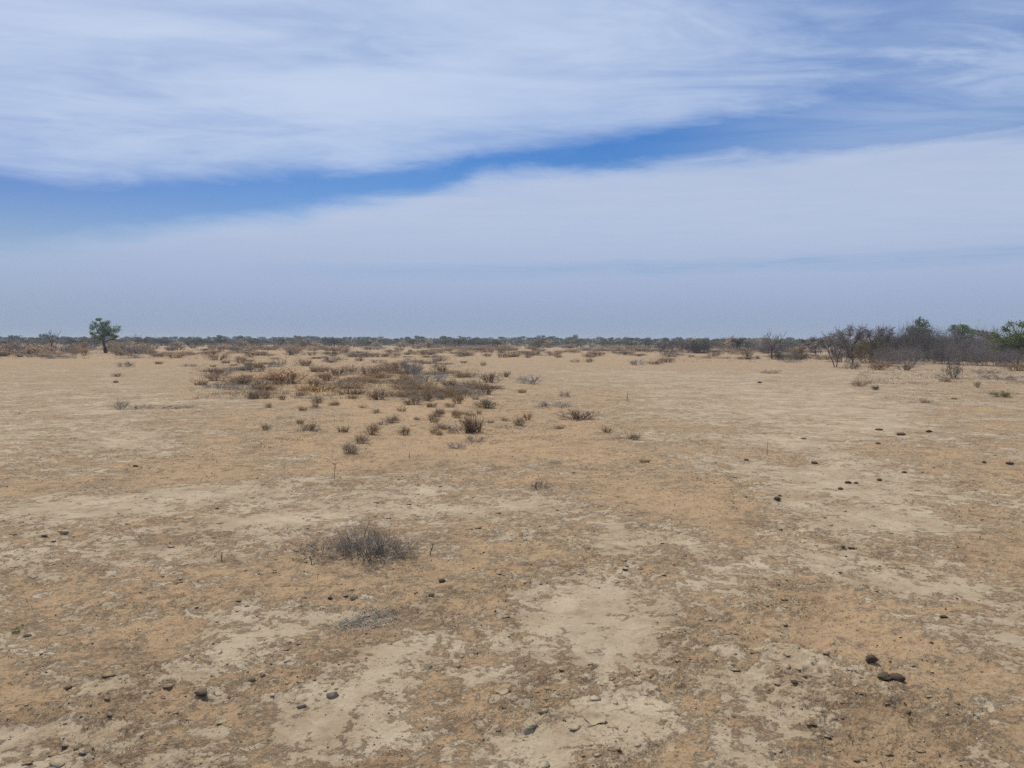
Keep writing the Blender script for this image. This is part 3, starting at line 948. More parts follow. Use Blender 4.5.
# ---- shrubs of the plain: kind, x, y of the foot, width, height, landmark phrase
for t in (
        ('rust', 286, 384, 52, 15, "the wide rust-coloured shrub clump"), ('silver', 412, 379, 28, 23, "the tall silvery brush"), ('silver', 430, 382, 48, 11, None), ('grey', 348, 388, 34, 10, "the blue-grey flat brush"),
        ('grey', 255, 372, 26, 12, "the grey domed bush"), ('grey', 278, 367, 22, 9, None), ('grey', 331, 362, 24, 8, None), ('brown', 313, 387, 24, 10, None), ('olive', 450, 389, 17, 10, "the dark olive shrub"),
        ('rust', 372, 376, 36, 12, None), ('rust', 392, 373, 30, 11, None), ('brown', 400, 368, 24, 7, None), ('brown', 318, 404, 13, 10, None), ('brown', 268, 408, 9, 6, None), ('brown', 336, 407, 16, 7, None),
        ('brown', 363, 408, 11, 3, None), ('brown', 377, 414, 9, 6, None), ('brown', 415, 405, 18, 10, None), ('rust', 427, 401, 14, 12, None), ('rust', 458, 404, 13, 10, None), ('olive', 485, 408, 23, 9, None),
        ('brown', 438, 417, 13, 9, None), ('brown', 455, 418, 15, 10, None), ('straw', 473, 433, 26, 24, "the large straw-brown tuft"), ('brown', 470, 433, 24, 18, None), ('rust', 371, 435, 17, 13, None), ('brown', 392, 423, 19, 9, None),
        ('brown', 406, 435, 15, 9, None), ('brown', 348, 455, 23, 14, "the grey-brown shrub pair"), ('brown', 360, 445, 17, 12, None), ('grey', 475, 442, 22, 9, None), ('grey', 456, 448, 20, 7, None), ('brown', 440, 436, 11, 5, None),
        ('brown', 265, 430, 12, 7, None), ('brown', 416, 420, 8, 4, None), ('straw', 522, 393, 13, 6, None), ('grey', 552, 407, 46, 7, "the long flat grey brush"), ('grey', 565, 397, 15, 7, None), ('brown', 578, 418, 40, 10, "the long brown brush row"),
        ('rust', 520, 425, 15, 9, None), ('rust', 528, 419, 11, 8, None), ('brown', 505, 421, 9, 5, None), ('brown', 559, 429, 13, 5, None), ('brown', 607, 432, 13, 7, None), ('brown', 635, 439, 15, 7, None), ('grey', 621, 438, 16, 3, None),
        ('silver', 527, 384, 32, 10, "the silver-grey brush mound"), ('brown', 490, 383, 22, 11, None), ('brown', 486, 395, 16, 12, None), ('brown', 528, 358, 11, 5, None), ('brown', 559, 358, 9, 3, None), ('grey', 575, 362, 11, 4, None), ('brown', 589, 362, 12, 5, None),
        ('grey', 637, 365, 22, 6, "the low grey-brown brush strip"), ('brown', 668, 362, 26, 6, None), ('brown', 655, 364, 20, 4, None), ('brown', 599, 356, 20, 5, None), ('grey', 125, 367, 19, 6, None), ('straw', 159, 364, 12, 4, None), ('grey', 225, 374, 20, 6, None),
        ('grey', 122, 409, 22, 9, "the grey brush on pale crust"), ('grey', 143, 409, 26, 5, None), ('grey', 180, 408, 34, 3, None), ('rust', 244, 384, 15, 8, None), ('grey', 254, 399, 14, 9, None), ('brown', 118, 377, 11, 4, None), ('rust', 175, 358, 26, 6, None),
        ('rust', 217, 360, 24, 8, None), ('rust', 240, 363, 16, 7, None), ('brown', 926, 403, 17, 5, "the low tuft on pale sand"), ('straw', 954, 399, 9, 3, None), ('olive', 1001, 396, 21, 6, "the flat olive tuft"), ('brown', 978, 387, 7, 7, None),
        ('grey', 997, 379, 36, 7, "the flat grey brush heap"), ('grey', 985, 373, 26, 5, None), ('olive', 876, 390, 8, 5, None), ('brown', 859, 386, 17, 6, None), ('straw', 868, 383, 10, 4, None), ('grey', 771, 373, 20, 4, "the flat grey brush by the spindly tree"),
        ('straw', 945, 381, 18, 6, None), ('grey', 541, 490, 22, 11, "the thin grey brush patch"), ('grey', 556, 464, 14, 4, None), ('straw', 645, 461, 18, 4, None), ('brown', 465, 356, 22, 5, None), ('brown', 440, 361, 20, 5, None), ('brown', 483, 366, 8, 5, None),
        ('rust', 335, 376, 30, 10, None), ('straw', 350, 372, 22, 9, None), ('rust', 305, 366, 22, 8, None), ('straw', 318, 372, 24, 9, None), ('brown', 430, 391, 20, 7, None), ('straw', 432, 408, 16, 8, None), ('rust', 440, 374, 20, 9, None), ('straw', 462, 378, 16, 8, None),
        ('brown', 505, 377, 14, 6, None), ('grey', 395, 396, 22, 7, None), ('brown', 375, 397, 16, 7, None), ('straw', 352, 399, 14, 6, None), ('brown', 300, 396, 12, 6, None), ('brown', 283, 400, 9, 5, None), ('straw', 402, 412, 14, 7, None)):
    plant(t[0], t[1], t[2], t[3], t[4], None, t[5])

# ---- the fill between them: shrubs growing thicker with distance
def fill(n, box, kinds, wr, hr, seed, dist=None):
    rr2 = random.Random(seed)
    made = 0
    tries = 0
    while made < n and tries < n * 20:
        tries += 1
        x = rr2.uniform(box[0], box[2])
        if dist:
            d = 1.0 / rr2.uniform(1 / dist[1], 1 / dist[0])
            v = ray(x, 342)
            p = Vector((v.x, v.y, 0)).normalized() * d
            y = 342 + CAM_H * F_PX / d
        else:
            y = rr2.uniform(box[1], box[3])
            p = ground_at(x, y)
            d = p.length
        if abs(x - 104) < 13 and d < 115:
            continue
        cl = float(perlin(np.array([p.x / (d * 0.12)]), np.array([p.y / (d * 0.35)]), seed)[0])
        if cl < -0.1 and rr2.random() < 0.8:
            continue
        k = rr2.choice(kinds)
        wm = rr2.uniform(*wr)
        hm = rr2.uniform(*hr)
        it = plant(k, x, y, wm * F_PX / d, hm * F_PX / d, dist=d if dist else None)
        it['fill'] = True
        made += 1


fill(50, (190, 355, 470, 400), ['rust', 'rust', 'brown', 'straw', 'straw', 'grey'], (0.5, 1.3), (0.2, 0.42), 301)
fill(60, (185, 353, 480, 394), ['rust', 'grey', 'brown', 'straw', 'rust'], (0.8, 2.0), (0.12, 0.28), 311)
fill(110, (-30, 0, 1050, 0), ['far_scrub', 'brown', 'grey', 'far_scrub'], (1.5, 4.0), (0.2, 0.5), 312, (75, 190))
fill(34, (300, 395, 500, 435), ['brown', 'straw', 'straw', 'grey'], (0.15, 0.4), (0.08, 0.18), 302)
fill(60, (-30, 0, 300, 0), ['brown', 'rust', 'grey', 'far_scrub'], (1.0, 2.6), (0.5, 1.0), 303, (85, 170))
fill(60, (280, 0, 760, 0), ['brown', 'rust', 'brown', 'far_scrub'], (0.9, 2.2), (0.3, 0.7), 304, (75, 140))
fill(120, (180, 0, 800, 0), ['brown', 'rust', 'brown', 'far_scrub'], (2.2, 5.0), (0.45, 0.9), 309, (125, 230))
fill(30, (760, 0, 1050, 0), ['brown', 'far_scrub', 'grey', 'olive'], (1.2, 2.6), (0.6, 1.2), 305, (75, 140))
fill(30, (-30, 0, 140, 0), ['grey', 'far_scrub', 'grey'], (2.0, 3.5), (1.0, 1.7), 306, (90, 150))
fill(110, (-40, 0, 1064, 0), ['far_scrub', 'far_scrub', 'olive', 'grey', 'thicket'], (2.2, 4.5), (1.2, 2.2), 307, (170, 330))
fill(44, (620, 0, 1050, 0), ['far_scrub', 'thicket', 'thicket', 'olive_bush'], (3.0, 5.0), (1.7, 2.6), 308, (110, 220))

# the treeline itself
rt = random.Random(401)
for i in range(280):
    x = -45 + 1114 * (i + rt.random()) / 280
    d = rt.uniform(300, 520)
    k = 'far_green' if rt.random() < 0.78 else 'far_olive'
    hgt = rt.triangular(2.9, 5.2, 3.7) * (1.18 if rt.random() < 0.12 else 1.0) * (d / 400) ** 0.5
    it = plant(k, x, 342 + CAM_H * F_PX / d, rt.uniform(4.5, 8.0) * F_PX / d, hgt * F_PX / d, dist=d)
    it['line'] = True

rt = random.Random(402)
for i in range(230):
    x = -45 + 1114 * (i + rt.random()) / 230
    d = rt.uniform(190, 360)
    it = plant('distant_bush', x, 342 + CAM_H * F_PX / d, rt.uniform(4.0, 8.0) * F_PX / d, rt.uniform(1.7, 2.6) * F_PX / d, dist=d)
    it['line'] = True

# ---- labels: what sets each plant apart, told from the landmarks of the plain
MARKS = [i for i in ITEMS if i['mark']]
TREE_MARKS = [i for i in MARKS if KIND[i['kind']][1] == 'tree' or i['kind'] in ('grey', 'silver') and i['y'] < 385]
LOOK = {'grey': 'grey twiggy', 'silver': 'silver-grey twiggy', 'brown': 'dull brown', 'rust': 'rust-brown', 'olive': 'olive-brown', 'straw': 'straw-coloured', 'far_scrub': 'grey-brown', 'thicket': 'grey leafless', 'olive_bush': 'olive-green', 'far_green': 'dark green', 'far_olive': 'olive-green', 'distant_bush': 'grey-brown'}
NOUN = {'grey': 'bush', 'silver': 'bush', 'brown': 'shrub', 'rust': 'shrub', 'olive': 'shrub', 'straw': 'tuft', 'far_scrub': 'bush', 'thicket': 'bush', 'olive_bush': 'bush', 'far_green': 'tree', 'far_olive': 'tree', 'distant_bush': 'bush'}
ORD = ['', 'second ', 'third ', 'fourth ']
buckets = {}
for it in ITEMS:
    if it['label']:
        tag(it['root'], it['label'])
        continue
    own = it['mark']
    marks = TREE_MARKS if it.get('line') else MARKS
    best = min((m for m in marks if m is not it), key=lambda m: math.hypot((m['x'] - it['x']) * 0.6, (m['y'] - it['y']) * 2.2))
    dx, dy = it['x'] - best['x'], it['y'] - best['y']
    if abs(dx) > abs(dy) * 1.5:
        rel = 'left of' if dx < 0 else 'right of'
    else:
        rel = 'in front of' if dy > 0 else 'behind'
    it['rel'] = (best['mark'], rel)
    if own:
        shape = 'low flat' if it['w'] > 3.4 * it['h'] else ('upright' if it['h'] > 0.7 * it['w'] else 'rounded')
        tag(it['root'], own.replace('the ', '', 1) + ", " + shape + ", " + rel + " " + best['mark'])
        continue
    buckets.setdefault((it['kind'], best['mark'], rel), []).append((math.hypot(dx, dy * 2), it))
for (kind, mark, rel), lst in buckets.items():
    lst.sort(key=lambda q: q[0])
    for n, (_, it) in enumerate(lst):
        look, noun = LOOK[kind], NOUN[kind]
        many = noun + ('es' if noun == 'bush' else 's')
        it_big = it['w'] >= 7 and not it.get('line')
        if it_big and n < 4:
            shape = 'flat ' if it['w'] > 3.4 * it['h'] else ('upright ' if it['h'] > 0.7 * it['w'] else '')
            o = ORD[n] if len(lst) > 1 else ''
            tag(it['root'], f"{o}{'closest ' if len(lst) > 1 else ''}{shape}{look} {noun} {rel} {mark}".strip())
        elif it.get('line'):
            tag(it['root'], f"{look} {noun} of the far treeline, {rel} {mark}", None, f"{look} {many} of the far treeline {rel} {mark}")
        else:
            tag(it['root'], f"one of many small {look} {many} massed {rel} {mark}", None, f"small {look} {many} {rel} {mark}")

# ------------------------------------------------------------------ grass strips that nobody could count
def grass_field(name, label, boxes, mat, blade, seed):
    rg = np.random.default_rng(seed)
    segs = []
    for x0, y0, x1, y1, n, hm in boxes:
        for i in range(n):
            p = ground_at(rg.uniform(x0, x1), rg.uniform(y0, y1))
            if perlin(np.array([p.x / 1.7]), np.array([p.y / 2.6]), seed)[0] < -0.15 and rg.random() < 0.85:
                continue
            z = ground_z(p.x, p.y) - 0.01
            for b in range(4):
                a = rg.random() * 6.283
                h = hm * rg.uniform(0.4, 1.1)
                l = rg.uniform(0.1, 0.7) * h
                o = np.array([p.x + rg.normal(0, 0.05), p.y + rg.normal(0, 0.05), z])
                m = o + np.array([math.cos(a) * l * 0.4, math.sin(a) * l * 0.4, h * 0.6])
                e = o + np.array([math.cos(a) * l, math.sin(a) * l, h])
                segs += [(o, m, blade, blade * .8), (m, e, blade * .8, blade * .2)]
    me = mesh_np(name, *tubes(segs), M[mat])
    tag(link(name, me), label, None, None, "stuff")


grass_field("dry_grass", "short straw-coloured dead grass growing on the plain", [(855, 363, 1040, 384, 3200, 0.08), (640, 352, 860, 362, 900, 0.2), (0, 350, 300, 360, 1000, 0.25), (880, 384, 1030, 402, 900, .05), (200, 356, 480, 396, 1800, 0.12)], 'grass_straw', 0.004, 9)
grass_field("dry_stubble", "low brown stubble of dead herbs between the shrubs", [(190, 353, 480, 400, 4200, 0.09), (230, 392, 520, 448, 2200, 0.035), (480, 395, 640, 440, 900, 0.04), (0, 347, 800, 354, 2600, 0.3)], 'stubble', 0.0035, 19)


# ------------------------------------------------------------------ dung, stones, flakes, stalks: one by one
def lump_mesh(name, seed, mat, angular=0.0, squash=0.55, lumps=0.25):
    rg = np.random.default_rng(seed)
    nu, nv2 = 22, 14
    ph = np.linspace(0, np.pi, nv2)
    th = np.linspace(0, 2 * np.pi, nu, endpoint=False)
    P = np.array([[math.sin(p) * math.cos(t), math.sin(p) * math.sin(t), math.cos(p)] for p in ph[1:-1] for t in th] + [[0, 0, 1], [0, 0, -1]])
    r = np.ones(len(P))
    for k in range(5):
        d = rg.normal(size=3)
        d /= np.linalg.norm(d)
        r += lumps * 0.5 * np.exp(-((1 - P @ d) / 0.25)) * rg.uniform(-0.6, 1)
    for k in range(3):
        r += lumps * 0.12 * np.sin(P @ (rg.normal(size=3) * (3 + 3 * k)) + rg.random() * 6)
    if angular:
        lim = np.full(len(P), 9.0)
        for k in range(18):
            d = rg.normal(size=3)
            d /= np.linalg.norm(d)
            c = P @ d
            lim = np.where(c > 0.05, np.minimum(lim, rg.uniform(0.62, 0.98) / np.maximum(c, 0.05)), lim)
        r = r * (1 - angular) + np.minimum(lim, 1.25) * angular
    P = P * r[:, None]
    P[:, 2] = P[:, 2] * squash
    P[:, 2] -= P[:, 2].min() * 0.75
    P[:, :2] /= (P[:, 0].max() - P[:, 0].min())
    P[:, 2] /= P[:, 2].max()
    f, t = [], []
    for i in range(nv2 - 3):
        for j in range(nu):
            j2 = (j + 1) % nu
            f += [i * nu + j, (i + 1) * nu + j, (i + 1) * nu + j2, i * nu + j2]
            t.append(4)
    last = (nv2 - 3) * nu
    for j in range(nu):
        j2 = (j + 1) % nu
        f += [len(P) - 2, j, j2]
        f += [len(P) - 1, last + j2, last + j]
        t += [3, 3]
    return mesh_np(name, P, np.array(f), np.array(t), M[mat], not angular)


def flake_mesh(seed):
    rg = np.random.default_rng(seed)
    K, J = 18, 4
    rad = 0.5 * (0.72 + 0.28 * np.array([math.sin(3 * k * 6.28 / K + seed) * .4 + math.sin(5 * k * 6.28 / K + 2 * seed) * .4 for k in range(K)]) + rg.normal(0, .06, K))
    V, F, T = [], [], []
    for side in (1, 0):
        for j in range(1, J + 1):
            for k in range(K):
                a = 6.2832 * k / K
                r = rad[k] * j / J * (1.0 if side else 0.97)
                z = 0.9 * (j / J) ** 2.2 * (0.55 + 0.45 * math.sin(a + seed)) + 0.25 * side
                V.append((r * math.cos(a), r * math.sin(a), z))
        V.append((0, 0, 0.25 * side))
    n = J * K + 1
    for side in (1, 0):
        o = 0 if side else n
        for k in range(K):
            k2 = (k + 1) % K
            F += [o + n - 1, o + k, o + k2]
            T.append(3)
            for j in range(J - 1):
                F += [o + j * K + k, o + (j + 1) * K + k, o + (j + 1) * K + k2, o + j * K + k2]
                T.append(4)
    e = (J - 1) * K
    for k in range(K):
        k2 = (k + 1) % K
        F += [e + k, n + e + k, n + e + k2, e + k2]
        T.append(4)
    return mesh_np("mud_plate", np.array(V), np.array(F), np.array(T), M['clay'], True)


DUNG = [lump_mesh("dung", 500 + i, 'dung', 0.0, 0.6, 0.8) for i in range(4)]
GST = [lump_mesh("stone", 520 + i, 'grey_stone', 1.0, 0.6, 0.3) for i in range(2)]
BST = [lump_mesh("stone", 530 + i, 'brown_stone', 1.0, 0.6, 0.4) for i in range(2)]
PLT = [flake_mesh(540 + i) for i in range(4)]


def solid(name, mesh, px, py, w, h, rotz, label, cat, group=None, deep=None):
    p = ground_at(px, py)
    dep = depth_of(p)
    wm = w * dep / F_PX
    # the picture's height of a flat lump is part standing height, part depth seen from above
    hm = max(h * dep / F_PX * 0.72, wm * 0.12)
    o = link(name, mesh)
    dm = deep or wm * 0.8
    o.location = (p.x, p.y + dm * 0.3, float(surf_z(np.array([p.x]), np.array([p.y]))[0]) - (0.05 if name == 'dung_lump' else 0.16) * hm)
    o.rotation_euler = (0, 0, rotz)
    kz = .8 if name == 'stone' else .92
    o.scale = (wm * kz, dm * kz, hm * kz)
    tag(o, label, cat, group)
    return o


for x, yy, w, h, i, rz, lab in (
        (873, 666, 14, 12, 0, .3, "rounded lump of dark dry dung, single one of the three close by"),
        (887, 682, 17, 9, 1, .2, "flat dark dung lump, smaller half of the touching pair"),
        (899, 681, 17, 12, 2, -.3, "larger dark dung lump of the touching pair"),
        (778, 501, 8, 6, 3, 1.0, "dark dung lump on the pale crust, closest of the scattered far ones"),
        (849, 482, 8, 4, 0, .2, "flat dark dung pat, left half of the long low pair"), (857, 482, 6, 3, 1, .2, "flat dark dung pat, right half of the long low pair"),
        (841, 488, 6, 4, 2, .2, "small dark dung lump just below the long low pair"), (815, 463, 7, 4, 3, .2, "dark domed dung lump right of the thin upright stake"),
        (747, 460, 6, 3, 1, .2, "dark dung lump left of the thin upright stake"), (880, 479, 6, 4, 2, .4, "dark dung lump right of the long low pair"),
        (905, 472, 6, 3, 0, .4, "dark dung pat, second to the right of the long low pair"), (879, 444, 7, 3, 1, .4, "small dark dung pat below the row of three"),
        (880, 430, 9, 3, 2, 0, "flat dung pat, left one in the far row of three"), (902, 435, 9, 4, 3, 0, "dark dung pat, middle one in the far row of three"),
        (930, 433, 7, 4, 0, 0, "dark dung lump, right one in the far row of three"), (985, 462, 5, 4, 1, 0, "small dung lump left of the one beside the edge"),
        (1011, 463, 9, 4, 2, 0, "dark dung pat close to the right edge of the plain"), (804, 438, 6, 2, 3, 0, "flat dung pat beyond the thin upright stake"),
        (844, 547, 6, 3, 1, 0, "dark dung crumb below the broad pale crust patch"), (760, 383, 5, 3, 2, 0, "tiny dark dung lump beyond, below the spindly tree"),
        (115, 383, 5, 3, 3, 0, "tiny dark dung lump on the far pale flat behind the grey brush"), (135, 468, 6, 3, 0, 0, "dark dung lump alone on the left-hand streaked crust"),
        (63, 540, 10, 4, 1, 0, "flat dark dung pat beside the left border of the plain"), (442, 583, 8, 6, 2, 0, "dark clod right of the flattened grey weed, upper of two"),
        (354, 598, 10, 5, 3, 0, "dark flat clod just above the flattened grey weed"), (330, 600, 6, 5, 0, 0, "small dark round clod above left of the flattened grey weed"),
        (431, 596, 7, 4, 1, 0, "dark clod right of the flattened grey weed, lower of two"), (26, 638, 9, 4, 2, 0, "dark clod under the small green sprig"),
        (795, 683, 8, 4, 3, 0, "small dark clod left of the three dung lumps"), (945, 619, 9, 4, 0, 0, "dark clod beyond the touching dung pair, towards the right edge")):
    clod = "clod" in lab
    solid("soil_clod" if clod else "dung_lump", DUNG[i], x, yy, w, h, rz, lab, "clod" if clod else "dung")
for ms, x, yy, w, h, rz, lab in (
        (BST[0], 199, 697, 15, 11, .5, "brown angular stone left of the grey one"), (GST[0], 331, 699, 16, 12, .1, "dark grey angular stone on pale crust"),
        (GST[1], 300, 708, 12, 7, .8, "light grey flat stone left of the dark grey stone"), (BST[1], 249, 682, 12, 7, .9, "small greyish brown stone right of the brown angular one"),
        (BST[0], 262, 679, 8, 7, 2, "tiny dark stone beside the small greyish brown stone"), (BST[1], 66, 687, 10, 5, .3, "dark brown flat stone left of the brown angular one"),
        (BST[0], 75, 752, 7, 6, .3, "small brown stone at the lower left on pale crust"), (BST[1], 228, 697, 9, 6, 1.3, "pebble-sized brown stone right beside the brown angular one")):
    solid("stone", ms, x, yy, w, h, rz, lab, "stone")
for k, (x, yy, w, h, rz, lab) in enumerate((
        (146, 727, 18, 5, .4, "oval pale mud plate with a dark under-edge, left of the curled one"), (219, 723, 18, 6, 2.0, "pale curled mud plate below the brown angular stone"), (503, 695, 23, 7, 1.0, "pale curled mud plate on the border of the big bare crust"),
        (595, 724, 36, 8, 2.6, "largest pale mud plate, lying on the bare crust"), (569, 722, 18, 6, .2, "pale mud plate left beside the largest one"), (431, 669, 8, 6, .9, "small pale mud plate standing up among crumbs"),
        (61, 636, 14, 4, 1.9, "thin pale mud plate right of the small green sprig"))):
    solid("mud_plate", PLT[k % 4], x, yy, w, h, rz, lab, "mud plate")


def stalk(px, py, hpx, label, lean=0.05, twig=False, mat='dark_wood', name="dry_stalk"):
    p = ground_at(px, py)
    hm = hpx * depth_of(p) / F_PX
    r = max(0.004, 0.35 * depth_of(p) / F_PX)
    rs = random.Random(int(px))
    pts = [Vector((0, 0, -0.02)), Vector((lean * hm * .3, 0, hm * .4)), Vector((lean * hm, 0, hm * .75)), Vector((lean * hm * .8, 0, hm))]
    segs = [(tuple(pts[i]), tuple(pts[i + 1]), r * (1 - .2 * i), r * (.8 - .2 * i)) for i in range(3)]
    if twig:
        for k in range(5):
            q = pts[1].lerp(pts[3], rs.random())
            e = q + Vector((rs.gauss(0, .25), rs.gauss(0, .25), .2)) * hm
            segs.append((tuple(q), tuple(e), r * .6, r * .2))
    o = link(name, mesh_np(name, *tubes(segs, 5), M[mat]))
    o.location = (p.x, p.y, float(surf_z(np.array([p.x]), np.array([p.y]))[0]))
    tag(o, label, "stalk")


stalk(767, 456, 14, "thin dark upright stake standing alone on the crust", .02)
stalk(334, 481, 15, "thin dry branched stalk below the grey-brown shrub pair", .1, True)
stalk(409, 459, 8, "short dry stalk right of the grey-brown shrub pair", .1)
stalk(627, 401, 7, "short dry stalk beyond the long brown brush row", .1, True)
stalk(222, 563, 7, "short dry stalk left of the dead thorn bush", -.1, True)
stalk(430, 555, 10, "dry twig sticking up right of the dead thorn bush", .3, True)
stalk(312, 566, 8, "dry twig sticking up at the left foot of the dead thorn bush", -.3, True)

# flattened grey weed and the green sprig
def weed(px, py, wpx, hpx, n, size, mat, name, label, cat, tall):
    p = ground_at(px, py)
    dep = depth_of(p)
    wm = wpx * dep / F_PX
    lm = (ground_at(px, py - hpx / 2) - ground_at(px, py + hpx / 2)).length
    rg = np.random.default_rng(int(px))
    a, r = rg.random(n) * 6.283, np.sqrt(rg.random(n))
    x, yv = r * np.cos(a) * wm / 2, r * np.sin(a) * lm / 2
    sk = 0.35 * x
    k = fbm((x + p.x), (yv + p.y), 0.09, 3, 222) > -0.12
    x, yv = x[k], yv[k] + sk[k]
    z = surf_z(x + p.x, yv + p.y) + rg.random(len(x)) ** 2 * tall
    v, f, t = leaves(np.stack([x, yv, z], 1), size, 0.3)
    stems = []
    for i in range(60 if n > 200 else 4):
        j, j2 = rg.integers(len(x)), rg.integers(len(x))
        q = np.array([x[j], yv[j], z[j]])
        e = q + np.clip(np.array([x[j2], yv[j2], z[j2]]) - q, -0.08, 0.08)
        stems.append((q, e, 0.0022, 0.0012))
    root = empty(name)
    root.location = (p.x, p.y, 0)
    link("foliage", mesh_np("foliage", v, f, t, M[mat]), root)
    link("stems", mesh_np("stems", *tubes(stems), M['grey_twig']), root)
    tag(root, label, cat)


weed(368, 621, 64, 22, 2600, 0.0045, 'ash_leaf', "withered_weed", "flattened ash-grey withered weed in front of the dead thorn bush", "weed", 0.02)
weed(19, 632, 7, 7, 26, 0.010, 'green_leaf', "green_sprig", "tiny green sprig beside the left border", "plant", 0.05)

# ------------------------------------------------------------------ haze
bpy.ops.mesh.primitive_cube_add(size=1, location=(0, 0, 0))
hz = bpy.context.object
hz.name = "haze"
hz.scale = (24000, 24000, 10)
hz.location = (0, 0, 4.0)
hm = bpy.data.materials.new("haze")
hm.use_nodes = True
nt = hm.node_tree
nt.nodes.clear()
out = N(nt, "ShaderNodeOutputMaterial")
pv = N(nt, "ShaderNodeVolumePrincipled")
pv.inputs["Color"].default_value = (0.86, 0.92, 1.0, 1)
pv.inputs["Density"].default_value = 0.0006
pv.inputs["Anisotropy"].default_value = 0.0
nt.links.new(pv.outputs[0], out.inputs["Volume"])
hz.data.materials.append(hm)
tag(hz, "thin bluish haze over the whole plain", None, None, "stuff")

# ------------------------------------------------------------------ light and sky
SUN_EL, SUN_AZ = 60.0, -32.0       # azimuth clockwise from +Y: ahead of the camera and to the left
sd = bpy.data.lights.new("sun", 'SUN')
sd.energy = 3.7
sd.angle = R(1.2)
sd.color = (1.0, 0.935, 0.82)
so = bpy.data.objects.new("sun", sd)
COL.objects.link(so)
sv = Vector((math.sin(R(SUN_AZ)) * math.cos(R(SUN_EL)), math.cos(R(SUN_AZ)) * math.cos(R(SUN_EL)), math.sin(R(SUN_EL))))
so.rotation_euler = sv.to_track_quat('Z', 'Y').to_euler()

w = bpy.data.worlds.new("World")
scene.world = w
w.use_nodes = True
nt = w.node_tree
bg = nt.nodes["Background"]
STR = 0.10
bg.inputs["Strength"].default_value = STR
sky = N(nt, "ShaderNodeTexSky", sky_type='NISHITA')
sky.sun_disc = False
sky.sun_elevation = R(SUN_EL)
sky.sun_rotation = R(SUN_AZ % 360)
sky.air_density = 1.0
sky.dust_density = 0.6
sky.ozone_density = 2.0
tc = N(nt, "ShaderNodeTexCoord")
sep = N(nt, "ShaderNodeSeparateXYZ")
nt.links.new(tc.outputs["Generated"], sep.inputs[0])
X, Y, Z = sep.outputs
az = math_n(nt, 'ARCTAN2', X, Y)
hyp = math_n(nt, 'SQRT', math_n(nt, 'ADD', math_n(nt, 'MULTIPLY', X, X), math_n(nt, 'MULTIPLY', Y, Y)))
el = math_n(nt, 'ARCTAN2', Z, hyp)
A0, A1 = -1.0, 1.0
azn = math_n(nt, 'DIVIDE', math_n(nt, 'SUBTRACT', az, A0), A1 - A0, clamp=True)


def curve(pts, top=0.6):
    """A line across the sky, given by points of the photograph, as elevation over azimuth."""
    n = N(nt, "ShaderNodeFloatCurve")
    c = n.mapping.curves[0]
    q = []
    for px, py in pts:
        d = ray(px, py)
        q.append(((math.atan2(d.x, d.y) - A0) / (A1 - A0), math.atan2(d.z, math.hypot(d.x, d.y)) / top))
    c.points[0].location = (0.0, q[0][1])
    c.points[1].location = (1.0, q[-1][1])
    for a, b in q:
        c.points.new(a, b)
    n.mapping.update()
    nt.links.new(azn, n.inputs["Value"])
    return math_n(nt, 'MULTIPLY', n.outputs[0], top)


# wisps: noise on the cloud layer, seen in true perspective (direction divided by height)
zc = math_n(nt, 'MAXIMUM', Z, 0.02)
cx = math_n(nt, 'DIVIDE', X, zc)
cy = math_n(nt, 'DIVIDE', Y, zc)
cmb = N(nt, "ShaderNodeCombineXYZ")
nt.links.new(cx, cmb.inputs[0])
nt.links.new(cy, cmb.inputs[1])
mp = N(nt, "ShaderNodeMapping")
mp.inputs["Rotation"].default_value = (0, 0, R(-28))
mp.inputs["Scale"].default_value = (0.70, 1.2, 1)
nt.links.new(cmb.outputs[0], mp.inputs[0])
wisp = noise_n(nt, mp.outputs[0], 0.9, 9, 0.58, 0.7)
mp2 = N(nt, "ShaderNodeMapping")
mp2.inputs["Rotation"].default_value = (0, 0, R(-18))
mp2.inputs["Scale"].default_value = (0.40, 0.9, 1)
nt.links.new(cmb.outputs[0], mp2.inputs[0])
wisp2 = noise_n(nt, mp2.outputs[0], 2.2, 10, 0.62, 1.1)
# angular noise that ruffles the cloud edges
ang = N(nt, "ShaderNodeCombineXYZ")
nt.links.new(math_n(nt, 'MULTIPLY', az, 4.0), ang.inputs[0])
nt.links.new(math_n(nt, 'MULTIPLY', el, 16.0), ang.inputs[1])
ruf = noise_n(nt, ang.outputs[0], 1.6, 8, 0.6, 0.4)
rufo = math_n(nt, 'MULTIPLY', math_n(nt, 'SUBTRACT', ruf, 0.5), 0.055)
elr = math_n(nt, 'ADD', el, rufo)
up_edge = curve([(0, 172), (60, 180), (150, 178), (300, 172), (400, 165), (500, 152), (600, 138), (700, 126), (780, 119), (850, 115), (1024, 104)])
lo_edge = curve([(0, 250), (60, 243), (130, 233), (220, 220), (300, 210), (400, 196), (500, 178), (600, 166), (700, 158), (800, 148), (900, 138), (1024, 124)])
above = math_n(nt, 'SUBTRACT', elr, up_edge)      # > 0 inside the upper cloud
below = math_n(nt, 'SUBTRACT', lo_edge, elr)      # > 0 inside the lower cloud
cu = srange(nt, above, -0.016, 0.018)
cu = math_n(nt, 'MULTIPLY', cu, srange(nt, above, 0.0, 0.09, 0.82, 1.0))
cl = srange(nt, below, -0.015, 0.022)
